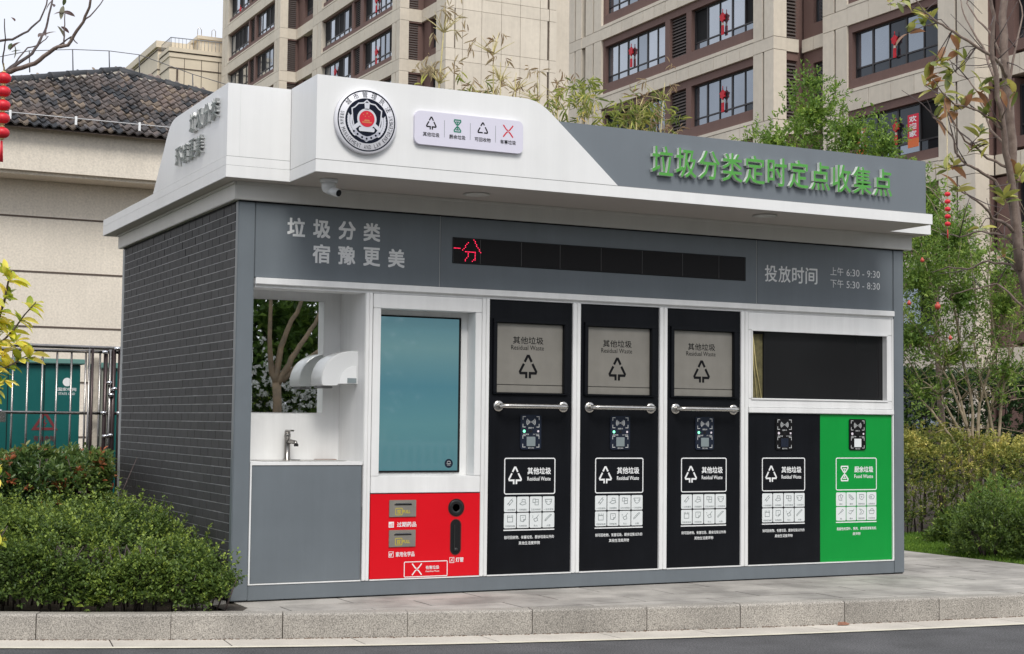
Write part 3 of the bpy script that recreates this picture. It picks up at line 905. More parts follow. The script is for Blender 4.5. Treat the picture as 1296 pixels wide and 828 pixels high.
# --- canopy -------------------------------------------------------
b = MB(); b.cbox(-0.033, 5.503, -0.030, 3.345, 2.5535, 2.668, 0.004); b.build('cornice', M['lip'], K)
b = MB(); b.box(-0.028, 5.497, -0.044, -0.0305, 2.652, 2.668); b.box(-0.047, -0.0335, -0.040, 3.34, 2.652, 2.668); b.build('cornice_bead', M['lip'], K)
b = MB(); b.box(0.003, 5.433, -0.012, 3.3, 2.5455, 2.5525); b.build('shadow_gap', M['dark'], K)
plan = [(-.13, 3.49), (-.13, -.15), (.289, -.15), (.289, -.64), (5.168, -.64), (5.168, -.15), (5.588, -.15), (5.588, 3.49)]
b = MB(); b.prism(plan, lambda u, v, d: (u, v, d), 2.673, 2.748)
b.build('roof_slab', M['white2'], K)
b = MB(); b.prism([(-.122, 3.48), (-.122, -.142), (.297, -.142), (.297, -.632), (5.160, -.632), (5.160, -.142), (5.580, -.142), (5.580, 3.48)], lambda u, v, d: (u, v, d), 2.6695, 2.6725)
b.build('soffit', mat('shaded_white_soffit', (0.46, 0.42, 0.385), .5, var=.05, scale=1.5, streak=.02), K)  # added plate; its darker warm tone puts the underside's shade into the colour
# fascia over the slab, higher on the sides
b = MB()
b.box(-.13, .287, -.15, 3.49, 2.7495, 2.8045)
b.build('fascia_upper', M['white2'], K)
b = MB(); b.box(5.17, 5.588, -.15, 3.49, 2.7495, 2.8045); b.build('fascia_upper', M['white2'], K)
b = MB(); b.box(-.126, .285, -.146, 3.48, 2.748, 2.7495); b.box(.293, 5.164, -.636, 0.1, 2.7485, 2.7515); b.box(-.124, .282, -.143, 1.7, 2.8045, 2.8075); b.box(-.1285, .285, -.1485, -.14, 2.8045, 2.8075)
b.build('fascia_joint', mat('grey_joint', (0.20, 0.20, 0.20), 0.7), K)
# left parapet with sloping end
side = [(-.148, 2.8075), (1.775, 2.8075), (1.69, 2.888), (1.476, 3.09), (1.40, 3.165), (1.329, 3.221), (1.28, 3.246), (1.222, 3.262), (1.15, 3.269), (1.05, 3.27), (-.148, 3.27)]
b = MB(); b.prism(side, lambda u, v, d: (d, u, v), -.1275, -.045)
b.build('side_parapet', M['white2'], K)
b = MB(); b.box(-.0445, .2885, -.148, -.06, 2.8078, 3.2695); b.build('front_parapet', M['white2'], K)
prof = [(.2895, 2.7515), (2.428, 2.7515), (2.21, 2.940), (1.989, 3.128), (1.95, 3.163), (1.911, 3.195), (1.875, 3.222), (1.834, 3.246), (1.79, 3.262), (1.74, 3.270), (1.66, 3.273), (.2895, 3.2735)]
b = MB(); b.prism(prof, lambda u, v, d: (u, d, v), -.640, -.610)
b.build('white_sign_face', M['white2'], K)
b = MB(); b.box(.2895, .32, -.6095, -.149, 2.7515, 3.273); b.build('sign_return', M['white2'], K)
b = MB(); b.cbox(1.90, 5.138, -.606, -.540, 2.7515, 3.153, 0.004); b.build('grey_sign_board', M['greyfr'], K)
b = MB()
for x in (0.6, 1.2, 1.8, 2.6, 3.4, 4.2, 5.0): b.tube([(x, -.535, 3.05), (x, 0.1, 2.76)], 0.02, 6)
b.build('sign_brace', M['darksteel'], K)
# seams between the panels
b = MB(); b.box(.2880, .2890, -.1505, -.149, 2.68, 3.269); b.build('panel_seam', mat('seam_dark', (0.12, 0.12, 0.12), 0.7), K)

# big green characters
for k, c in enumerate('垃圾分类定时定点收集点'):
    a, fs, nz, lo, hi = text2d(c, 0.010, 0.5, 2)
    u0 = 2.697 + k * 0.1915; w_, h_ = 0.170, 0.203
    v0 = 2.850
    dep_ = 0.030
    vs = []
    for p in a:
        vs.append((u0 + (p[0] - lo[0]) / (hi[0] - lo[0]) * w_, -0.6105 - dep_ * (p[2] + 0.5), v0 + (p[1] - lo[1]) / (hi[1] - lo[1]) * h_))
    b = MB()
    b.v = vs; b.f = list(fs); b.m = [0 if z > 0.9 else 1 for z in nz]; b.sm = [False] * len(fs)
    b.build('channel_letter', [M['lettergreen'], M['letterside']], K)
M['lettersteel'] = mat('grey_steel_letter_side', (0.58, 0.59, 0.58), 0.3, metal=0.3)
# raised characters on the side parapet, read from the back to the front
for row, (txt, ya, step, v0) in enumerate((('垃圾分类', 0.700, 0.178, 3.078), ('环境更美', 1.06, 0.180, 2.898))):
    for k, c in enumerate(txt):
        a, fs, nz, lo, hi = text2d(c, 0.0, 0.5, 1)
        y_ = ya - k * step; w_, h_ = 0.150, 0.132
        vs = [(-0.129 - 0.022 * (p[2] + 0.5), y_ - (p[0] - lo[0]) / (hi[0] - lo[0]) * w_, v0 + (p[1] - lo[1]) / (hi[1] - lo[1]) * h_) for p in a]
        b = MB(); b.v = vs; b.f = list(fs); b.m = [0 if z > 0.9 else 1 for z in nz]; b.sm = [False] * len(fs)
        b.build('raised_letter', [M['lettergreyface'], M['lettersteel']], K)

# round emblem
EX, EZ, ER = 0.604, 3.008, 0.206
em = empty('emblem', (EX, -.66, EZ), K)
b = MB(); b.lathe([(ER, 0.0), (ER, -0.026), (ER - 0.006, -0.032), (0.01, -0.032)], (EX, -.6405, EZ), 'Y', n=64); b.build('emblem_disc', mat('emblem_white', (0.74, 0.74, 0.78), 0.35), em)
f = front(-.6725)
b = MB(); ring(b, EX, EZ, 0.1835, 0.1915, f, lift=0.001); b.build('outer_ring', M['navyink'], em)
b = MB(); disc(b, EX, EZ, 0.141, f, n=56, lift=0.001); b.build('dark_field', M['navyink'], em)
b = MB()
for k, c in enumerate('城市管理执法'):
    a = math.radians(138 - k * 21.5)
    put_char(b, c, f, EX + 0.164 * math.cos(a), EZ + 0.164 * math.sin(a), 0.034, 0.037, a - math.pi / 2, 0.02, lift=0.001)
s_ = 'URBAN MANAGEMENT AND LAW ENFORCEMENT'
for k, c in enumerate(s_):
    if c == ' ': continue
    a = math.radians(166 + k * (208.0 / (len(s_) - 1)))
    put_char(b, c, f, EX + 0.164 * math.cos(a), EZ + 0.164 * math.sin(a), 0.0145 if c in 'MW' else 0.0112, 0.026, a + math.pi / 2, 0.0, lift=0.001)
b.build('ring_lettering', M['navyink'], em)
silver = mat('emblem_silver', (0.62, 0.63, 0.68), 0.4)
b = MB()
sh = [(0, .128), (.022, .110), (.055, .105), (.080, .080), (.098, .070), (.092, .0), (.080, -.05), (.045, -.10), (0, -.128)]
pts = [(EX + x, EZ + y) for x, y in sh] + [(EX - x, EZ + y) for x, y in sh[::-1][1:-1]]
stroke(b, pts, 0.008, f, closed=True, lift=0.002)
b.build('shield_outline', silver, em)
b = MB()
for q in (-1, 1):
    for k in range(9):
        t = k / 8; a = math.radians(168 + t * 62) if q < 0 else math.radians(12 - t * 62)
        for rr, tilt in ((0.120, 0.55), (0.104, -0.35)):
            cx, cz = EX + rr * math.cos(a), EZ + rr * math.sin(a)
            da = a + (-math.pi / 2 if q < 0 else math.pi / 2) + tilt * (1 if q < 0 else -1)
            ux, uz = math.cos(da), math.sin(da)
            l_, w2 = 0.0175, 0.0075
            b.add([f(cx - ux * l_, cz - uz * l_, 0.003 + 0.0002 * k), f(cx - uz * w2, cz + ux * w2, 0.003 + 0.0002 * k), f(cx + ux * l_, cz + uz * l_, 0.003 + 0.0002 * k), f(cx + uz * w2, cz - ux * w2, 0.003 + 0.0002 * k)], [(0, 1, 2, 3)])
b.build('wheat_wreath', silver, em)
b = MB()
rib = [(-.085, -.072), (-.06, -.088), (-.03, -.105), (0, -.112), (.03, -.105), (.06, -.088), (.085, -.072)]
stroke(b, [(EX + x, EZ + y) for x, y in rib], 0.026, f, lift=0.005)
b.build('ribbon', mat('emblem_silver_dull', (0.42, 0.43, 0.50), 0.45), em)
b = MB()
for k, (x, y) in enumerate(rib): disc(b, EX + x, EZ + y, 0.007, f, n=10, lift=0.0058)
b.build('ribbon_marks', M['navyink'], em)
b = MB(); ring(b, EX, EZ + 0.012, 0.050, 0.064, f, n=36, lift=0.004); poly(b, [(EX - 0.014, EZ + .070), (EX + .014, EZ + .070), (EX + .018, EZ + .112), (EX - .018, EZ + .112)], f, lift=0.004)
for q in (-1, 1): poly(b, [(EX + q * .045, EZ - .032), (EX + q * .058, EZ - .014), (EX + q * .098, EZ - .045), (EX + q * .084, EZ - .066)], f, lift=0.0045)
poly(b, rrect(EX - .052, EX + .052, EZ - .068, EZ - .042, .010), f, lift=0.0050)
b.build('crest_mount', silver, em)
b = MB(); disc(b, EX, EZ + 0.012, 0.0505, f, n=36, lift=0.006); b.build('crest_field', M['redprint'], em)
b = MB()
def star(mb, cx, cz, r, lift):
    pts = []
    for i in range(10):
        rr = r if i % 2 == 0 else r * 0.4
        a = math.pi / 2 + i * math.pi / 5
        pts.append((cx + rr * math.cos(a), cz + rr * math.sin(a)))
    poly(mb, pts, f, lift=lift)
star(b, EX, EZ + 0.046, 0.009, 0.007)
for x, z in ((-.024, .036), (.024, .036), (-.012, .026), (.012, .026)): star(b, EX + x, EZ + z, 0.005, 0.007)
poly(b, [(EX - .020, EZ - .004), (EX + .020, EZ - .004), (EX + .015, EZ + .006), (EX - .015, EZ + .006)], f, lift=0.007)
poly(b, [(EX - .032, EZ - .014), (EX + .032, EZ - .014), (EX + .032, EZ - .007), (EX - .032, EZ - .007)], f, lift=0.007)
b.build('crest_details', M['goldprint'], em)

# sorting key plate
pl_ = empty('sorting_plate', (1.314, -.66, 3.005), K)
b = MB(); b.prism(rrect(.931, 1.697, 2.898, 3.112, .040, 6), front(-.6405), 0.0, 0.024); b.build('plate_board', M['lav'], pl_)
f = front(-.6645)
for x, txt, pc, mm in ((1.044, '其他垃圾', picto_residual, 'inkk'), (1.226, '厨余垃圾', picto_food, 'greenprint'), (1.405, '可回收物', picto_recycle, 'inkk'), (1.587, '有害垃圾', picto_hazard, 'redprint')):
    b = MB(); pc(b, x, 3.037, 0.084, f, w=0.10, lift=0.001); b.build('plate_pictogram', M[mm], pl_)
    b = MB(); put_text(b, txt, f, x - 0.057, x + 0.057, 2.951, 2.979, 0.012, lift=0.001); b.build('plate_caption', M['inkk'], pl_)
b = MB()
for x in (1.135, 1.316, 1.496): poly(b, [(x - .0012, 2.955), (x + .0012, 2.955), (x + .0012, 3.065), (x - .0012, 3.065)], f, lift=0.001)
b.build('divider_line', M['inkline'], pl_)
# soffit lights and camera
for x, y in ((1.533, -.31), (3.782, -.434)):
    b = MB(); b.lathe([(0.055, 0), (0.085, -0.001), (0.09, -0.006), (0.06, -0.010), (0.055, -0.003), (0.01, -0.003)], (x, y, 2.6690), n=30)
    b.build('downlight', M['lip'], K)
dc = empty('dome_camera', (0.46, -.42, 2.66), K)
b = MB(); b.lathe([(0.058, 0), (0.058, -0.020), (0.052, -0.026), (0.01, -0.027)], (0.462, -.40, 2.6725), n=28); b.build('camera_base', M['plastic'], dc)
b = MB()
b.lathe([(0.044, -0.025), (0.048, -0.045), (0.045, -0.066), (0.034, -0.084), (0.018, -0.092), (0.002, -0.094)], (0.462, -.40, 2.6725), n=24)
b.build('camera_ball', M['plastic'], dc)
b = MB(); b.tube([(0.466, -.41, 2.600), (0.500, -.475, 2.575)], [0.030, 0.026], 16); b.build('camera_barrel', M['plastic'], dc)
b = MB(); b.tube([(0.4995, -.4745, 2.5755), (0.5025, -.480, 2.5735)], 0.021, 14); b.build('camera_lens', M['dark'], dc)
# ------------------------------------------------------------------ ground, road, kerb, paving
M['asphalt'] = mat('asphalt', (0.085, 0.084, 0.087), 0.9, var=0.30, scale=1.7, bump=1.0, bscale=120, speck=0.6, sscale=110, coord='World', bdist=0.006)
M['granite'] = mat('speckled_kerb_granite', (0.325, 0.302, 0.268), 0.75, var=0.16, scale=2.2, bump=0.35, bscale=160, speck=0.55, sscale=150, objvar=0.10, coord='World')
M['paving'] = mat('pavement_stone', (0.345, 0.325, 0.297), 0.8, var=0.26, scale=2.3, contrast=0.06, bump=0.25, bscale=120, speck=0.12, sscale=130, objvar=0.09, coord='World')
M['gutter'] = mat('gutter_concrete', (0.54, 0.50, 0.44), 0.85, var=0.14, scale=2.0, speck=0.12, sscale=150, objvar=0.06, bump=0.2, coord='World')
M['line'] = mat('cream_road_line', (0.66, 0.62, 0.51), 0.7, var=0.10, scale=7, speck=0.06, sscale=120, coord='World')
M['soil'] = mat('garden_soil', (0.060, 0.045, 0.032), 0.95, var=0.4, scale=9, bump=1.0, bscale=40, coord='World', bdist=0.02)
M['farground'] = mat('distant_ground', (0.10, 0.11, 0.06), 0.95, var=0.3, scale=0.2, coord='World')
M['joint'] = mat('joint_grime', (0.070, 0.058, 0.048), 0.95, var=0.4, scale=8, coord='World')
KP = [-0.00188461, 0.0379603, -0.31996311, -0.58648689]
def yk(x):
    if x < -1.4: return yk(-1.4) - 0.437 * (x + 1.4) + 0.02 * (x + 1.4) ** 2 * (1 if x > -9 else 0)
    if x > 5.2: return yk(5.2) - 0.078 * (x - 5.2)
    return ((KP[0] * x + KP[1]) * x + KP[2]) * x + KP[3]
def kn(x, d):
    """point at distance d behind the kerb face"""
    s = (yk(x + .01) - yk(x - .01)) / .02
    n = Vector((-s, 1)).normalized()
    return (x + n.x * d, yk(x) + n.y * d)

def sheet(name, pts, z, mtl, at=None):
    b = MB(); b.add([(x, y, z) for x, y in pts], [tuple(range(len(pts)))])
    return tag(b.build(name, mtl), kind='structure')
b = MB(); b.add([(-900, -900, -.24), (900, -900, -.24), (900, 900, -.24), (-900, 900, -.24)], [(0, 1, 2, 3)])
tag(b.build('ground', M['farground']), kind='structure')
# road strip between the two kerbs
xs = [-40, -20, -9] + [i * .4 for i in range(-20, 30)] + [14, 25, 60]
b = MB()
vs = [(x, yk(x) + 0.05, -.154) for x in xs] + [(x, min(-13.2, yk(x) - 10), -.154) for x in xs]
n = len(xs); b.add(vs, [(i, i + 1, i + 1 + n, i + n) for i in range(n - 1)])
tag(b.build('road', M['asphalt']), kind='structure')
# planted ground behind the kerb
b = MB()
vs = [(x, yk(x) + 0.09, -.03) for x in xs] + [(x, 75, -.03) for x in xs]
b.add(vs, [(i, i + 1, i + 1 + n, i + n) for i in range(n - 1)])
tag(b.build('garden_soil', M['soil']), kind='structure')
# kerb stones
kx = [-9.0, -8.2, -7.4, -6.6, -5.8, -5.0, -4.2, -3.4, -2.65, -1.93, -1.205, -.48, .14, .86, 1.62, 2.36, 3.0, 3.76, 4.50, 5.25, 6.0, 6.8, 7.6, 8.4, 9.2, 10.0, 10.8]
kerb = tag(empty('kerb', (2, -1, -.15)), 'pale granite kerb along the road edge', None, kind='structure')
for i in range(len(kx) - 1):
    x0, x1 = kx[i] + .0025, kx[i + 1] - .0025
    b = MB(); ring_ = []
    m_ = 3
    sec = [(0.0, -.2), (0.0, -.012), (.004, -.003), (.012, .001), (.118, .001), (.118, -.2)]
    for k in range(m_ + 1):
        x = x0 + (x1 - x0) * k / m_
        dz = 0.002 * random.random() if k == 0 else 0
        ring_.append([(*kn(x, d), z) for d, z in sec])
    vs = [p for r in ring_ for p in r]; q = len(sec)
    fs = [(a * q + j, a * q + j + 1, (a + 1) * q + j + 1, (a + 1) * q + j) for a in range(m_) for j in range(q - 1)]
    fs += [tuple(range(q)), tuple(range(m_ * q, m_ * q + q))]
    b.add(vs, fs)
    o = b.build('kerb_stone', M['granite'], kerb)
    o.location.y += random.uniform(-.003, .003); o.location.z += random.uniform(-.0015, .0015)
b = MB()
vs = []
xs2 = [kx[0] + (kx[-1] - kx[0]) * i / 120 for i in range(121)]
for d, z in ((.008, -.15), (.008, -.006), (.11, -.006)): vs += [(*kn(x, d), z) for x in xs2]
n2 = len(xs2)
b.add(vs, [(r * n2 + i, r * n2 + i + 1, (r + 1) * n2 + i + 1, (r + 1) * n2 + i) for r in range(2) for i in range(n2 - 1)])
b.build('joint_fill', M['joint'], kerb)
# gutter slabs and the painted edge line
gut = tag(empty('gutter', (2, -1.4, -.15)), 'concrete gutter strip at the foot of the kerb', None, kind='structure')
def gw(x): return 0.285 + 0.004 * max(-2, min(6, x))
gx = [k - .33 for k in kx]
for i in range(len(gx) - 1):
    x0, x1 = gx[i] + .004, gx[i + 1] - .004
    b = MB(); m_ = 2; A = []; B = []
    for k in range(m_ + 1):
        x = x0 + (x1 - x0) * k / m_
        A.append((*kn(x, -.003), -.149)); B.append((*kn(x + .06, -gw(x)), -.149))
    lo = [(x, y, -.17) for x, y, z in A + B]
    vs = A + B + lo; q = m_ + 1
    fs = [(k, k + 1, q + k + 1, q + k) for k in range(m_)]
    fs += [(q, 2 * q + q, 2 * q, 0), (q - 1, 2 * q - 1, 4 * q - 1, 3 * q - 1)]
    b.add(vs, fs); b.build('gutter_slab', M['gutter'], gut)
b = MB(); vs = []
for d in (-.0, -.33): vs += [(*kn(x, d), -.1525) for x in xs2]
b.add(vs, [(i, i + 1, n2 + i + 1, n2 + i) for i in range(n2 - 1)]); b.build('joint_fill', M['joint'], gut)
b = MB(); vs = []
for f_ in (0.004, 0.052): vs += [(*kn(x, -(gw(x) + f_)), -.1475 - (.001 if f_ > .01 else 0)) for x in xs2]
b.add(vs, [(i, i + 1, n2 + i + 1, n2 + i) for i in range(n2 - 1)])
tag(b.build('road_line', M['line']), kind='structure')
# dirt that gathers at the foot of the kerb
grit = MB()
for i in range(900):
    x = random.uniform(-2.5, 6.5); d = -abs(random.gauss(0, .010)) - .003; s = random.uniform(.002, .006)
    x_, y_ = kn(x, d)
    grit.box(x_ - s, x_ + s, y_ - s * .6, y_ + s * .6, -.149, -.149 + s * .7)
tag(grit.build('grit', mat('brown_grit', (0.13, 0.08, 0.05), 0.95, objvar=.2)), kind='stuff')
# paving slabs around the kiosk
pav = tag(empty('pavement', (3, -.5, 0)), 'grey stone slab pavement in front of the kiosk', None, kind='structure')
def clip(pts, f):
    out = []
    for i in range(len(pts)):
        a, c = pts[i], pts[(i + 1) % len(pts)]
        fa, fc = f(a), f(c)
        if fa >= 0: out.append(a)
        if (fa >= 0) != (fc >= 0):
            t = fa / (fa - fc); out.append((a[0] + (c[0] - a[0]) * t, a[1] + (c[1] - a[1]) * t))
    return out
SLX, SLY = 0.90, 0.30
for j in range(-6, 13):
    y0 = .02 + j * SLY; off = random.choice((0.0, .45)) + random.uniform(-.05, .05)
    for i in range(-2, 10):
        x0 = -.20 + i * SLX - off
        g = .0055
        pts = [(x0 + g, y0 + g), (x0 + SLX - g, y0 + g), (x0 + SLX - g, y0 + SLY - g), (x0 + g, y0 + SLY - g)]
        pts = clip(pts, lambda p: p[0] + .13 - (0.16 if p[1] > -.35 else 0)); pts = clip(pts, lambda p: 6.96 - p[0]) if pts else pts
        if not pts: continue
        xm = sum(p[0] for p in pts) / len(pts); s = (yk(xm + .01) - yk(xm - .01)) / .02
        pts = clip(pts, lambda p: p[1] - (yk(xm) + s * (p[0] - xm)) - .119 * math.sqrt(1 + s * s))
        if len(pts) < 3: continue
        if min(p[1] for p in pts) > 0.0 and max(p[0] for p in pts) < 5.3 and min(p[0] for p in pts) > .1: continue
        b = MB(); z = random.uniform(-.0015, .0)
        b.prism(pts, lambda u, v, d: (u, v, d), -.05, z)
        b.build('paving_slab', M['paving'], pav)
b = MB(); pts = [kn(-.15, .1), ] + [kn(-.1 + .3 * i, .1) for i in range(1, 25)] + [(6.965, 3.9), (-.13, 3.9)]
b.add([(x, y, -.008) for x, y in pts], [tuple(range(len(pts)))]); b.build('joint_fill', M['joint'], pav)
# broken slab edge at the planter corner
b = MB(); b.prism([(-.30, .16), (-.12, -.02), (-.02, .02), (-.20, .34)], lambda u, v, d: (u, v, d), -.03, .012)
b.build('edging_stone', M['paving'], pav)
# a fallen leaf in the gutter
b = MB(); x_, y_ = kn(3.72, -.05)
b.add([(x_ - .055, y_ - .01, -.146), (x_ - .02, y_ + .028, -.132), (x_ + .03, y_ + .022, -.130), (x_ + .058, y_ + .0, -.144), (x_ + .02, y_ - .026, -.143), (x_ - .025, y_ - .024, -.145), (x_, y_, -.138)], [(0, 1, 6), (1, 2, 6), (2, 3, 6), (3, 4, 6), (4, 5, 6), (5, 0, 6)])
tag(b.build('fallen_leaf', mat('dry_leaf', (0.26, 0.12, 0.075), 0.7, var=.3, scale=30), at=(x_, y_, -.15)), 'reddish brown dry leaf lying in the gutter against the kerb', 'leaf')
# grey slab of the far side of the road with its kerb
b = MB(); b.box(-40, 60, -13.5, -13.35, -.2, 0.0); tag(b.build('far_kerb', M['granite']), kind='structure')
b = MB(); b.add([(-60, -60, -.02), (80, -60, -.02), (80, -13.5, -.02), (-60, -13.5, -.02)], [(0, 1, 2, 3)]); tag(b.build('far_verge', mat('verge_grass', (0.045, 0.075, 0.02), 0.95, var=.4, scale=3, coord='World')), kind='structure')
# ------------------------------------------------------------------ buildings
M['stone'] = mat('beige_stone_cladding', (0.66, 0.595, 0.495), 0.8, var=0.06, scale=0.5, speck=0.035, sscale=5, objvar=0.05, coord='World', streak=0.05)
M['stonejoint'] = mat('dark_stone_joint', (0.10, 0.075, 0.06), 0.9)
M['brown'] = mat('brown_render', (0.165, 0.098, 0.083), 0.8, var=0.06, scale=1.0, speck=0.08, sscale=30, coord='World', streak=0.06)
M['alu'] = mat('dark_window_frame', (0.030, 0.027, 0.029), 0.5)
M['louvre'] = mat('brown_grey_louvre', (0.095, 0.078, 0.072), 0.6)
def pane_mat(name, col, metal, rough=0.04):
    return mat(name, col, rough, metal=metal, var=0.10, scale=0.35, coord='World', bump=0.15, bscale=0.9, bdist=0.05)
M['pane_a'] = pane_mat('pale_reflecting_pane', (0.43, 0.46, 0.495), 0.85)
M['pane_b'] = pane_mat('grey_reflecting_pane', (0.27, 0.30, 0.335), 0.85)
M['pane_c'] = pane_mat('dark_pane', (0.045, 0.052, 0.06), 0.5)
M['void'] = mat('dark_room', (0.008, 0.008, 0.009), 0.9)
M['curtain'] = mat('pale_curtain', (0.32, 0.33, 0.34), 0.8, var=.1)
M['ironrail'] = mat('brown_iron_rail', (0.05, 0.035, 0.03), 0.6)

def window(parent, X, ya, yb, z0, z1, zt, lights, rnd, mats, per_pane=True, open_i=(), rec=0.16):
    """window in a wall facing -X; frame at X+rec"""
    ya, yb = min(ya, yb), max(ya, yb)
    b = MB(); t = 0.05 if per_pane else 0.07
    xf0, xf1 = X + rec, X + rec + 0.07
    b.box(xf0, xf1, ya, ya + t, z0, z1); b.box(xf0, xf1, yb - t, yb, z0, z1)
    b.box(xf0 + .001, xf1 - .001, ya + t, yb - t, z1 - t, z1); b.box(xf0 + .001, xf1 - .001, ya + t, yb - t, z0, z0 + t)
    w = (yb - ya - 2 * t) / lights
    if zt: b.box(xf0 + .002, xf1 - .002, ya + t, yb - t, zt - t / 2, zt + t / 2)
    for i in range(1, lights):
        y = ya + t + w * i; tt = t * (0.9 if i % 2 else 1.5)
        b.box(xf0 + .003, xf1 - .003, y - tt / 2, y + tt / 2, z0 + t, z1 - t)
    fr = b.build('window_frame', M['alu'], parent)
    xg = xf0 + .035
    if per_pane:
        for i in range(lights):
            y0_, y1_ = ya + t + w * i, ya + t + w * (i + 1)
            m_ = mats[rnd.choice((0, 0, 0, 1))]
            if i in open_i: piece('pane', M['void'], fr, xg + .04, xg + .05, y0_, y1_, zt, z1 - t)
            else: piece('pane', m_, fr, xg, xg + .01, y0_, y1_, zt if zt else z0 + t, z1 - t)
            if zt: piece('pane', mats[rnd.choice((0, 1))], fr, xg, xg + .01, y0_, y1_, z0 + t, zt - .001)
    else:
        groups = {}
        for i in range(lights):
            y0_, y1_ = ya + t + w * i, ya + t + w * (i + 1)
            k = rnd.choice((0, 0, 1, 2, 2)) if i not in open_i else 2
            groups.setdefault(k, MB()).box(xg, xg + .01, y0_, y1_, zt, z1 - t)
            groups.setdefault(0 if rnd.random() < .8 else 1, MB()).box(xg, xg + .01, y0_, y1_, z0 + t, zt - .001)
        for k, g in groups.items(): tag(g.build('panes', (mats + [M['void']])[k], fr), kind='stuff')
    return fr

def louvre(parent, X, ya, yb, z0, z1, axis='x', n=15, rec=0.10):
    ya, yb = min(ya, yb), max(ya, yb)
    b = MB()
    bar = (z1 - z0) / n
    if axis == 'x':
        b.box(X + rec + .12, X + rec + .13, ya, yb, z0, z1, 1)
        for k in range(n):
            z = z0 + bar * k
            b.add([(X + rec, ya, z + bar * .05), (X + rec + .08, ya, z + bar * .75), (X + rec + .08, yb, z + bar * .75), (X + rec, yb, z + bar * .05),
                   (X + rec, ya, z + bar * .22), (X + rec + .08, ya, z + bar * .95), (X + rec + .08, yb, z + bar * .95), (X + rec, yb, z + bar * .22)],
                  [(0, 1, 2, 3), (4, 5, 6, 7), (0, 3, 7, 4), (0, 1, 5, 4), (3, 2, 6, 7)], 0)
    else:   # face looking along -Y; X is then the y of the face, ya..yb are x values
        b.box(ya, yb, X + rec + .12, X + rec + .13, z0, z1, 1)
        for k in range(n):
            z = z0 + bar * k
            b.add([(ya, X + rec, z + bar * .05), (ya, X + rec + .08, z + bar * .75), (yb, X + rec + .08, z + bar * .75), (yb, X + rec, z + bar * .05),
                   (ya, X + rec, z + bar * .22), (ya, X + rec + .08, z + bar * .95), (yb, X + rec + .08, z + bar * .95), (yb, X + rec, z + bar * .22)],
                  [(0, 1, 2, 3), (4, 5, 6, 7), (0, 3, 7, 4), (0, 1, 5, 4), (3, 2, 6, 7)], 0)
    return b.build('louvre', [M['louvre'], M['void']], parent)

FH = 2.9
def stone_run(parent, X, ya, yb, z0, z1, step, proud=0.0, depth=0.42, single=False):
    """row of stone panels with open joints, wall facing -X"""
    ya, yb = min(ya, yb), max(ya, yb)
    n = max(1, round((yb - ya) / step)); w = (yb - ya) / n
    if single:
        b = MB()
        for i in range(n): b.box(X - proud, X + depth, ya + w * i + .012, ya + w * (i + 1) - .012, z0, z1)
        b.build('stone_band', M['stone'], parent); return
    for i in range(n):
        piece('stone_panel', M['stone'], parent, X - proud, X + depth, ya + w * i + .009, ya + w * (i + 1) - .009, z0, z1)

def stone_column(parent, X, ya, yb, zbs, pb, single, groove=True, st=0.13, depth=0.55, zlo=0, zhi=99):
    """column of shafts and band stones between grooves; facing -X"""
    ya, yb = min(ya, yb), max(ya, yb)
    ym = (ya + yb) / 2
    halves = ((ya, ym - .05), (ym + .05, yb)) if groove else ((ya, yb),)
    for zb in zbs:
        piece('stone_panel', M['stone'], parent, X, X + depth, ya, yb, zb - pb + .02, zb - st - .02)
        za, zc = zb - st + .0, zb - pb + FH
        for h0, h1 in halves: piece('stone_panel', M['stone'], parent, X, X + depth, h0, h1, za, zc)
    b = MB(); b.box(X + .05, X + depth - .01, ya + .01, yb - .01, min(zbs) - pb, max(zbs) + FH - pb); b.build('column_core', M['stonejoint'], parent)

rnd = random.Random(5)
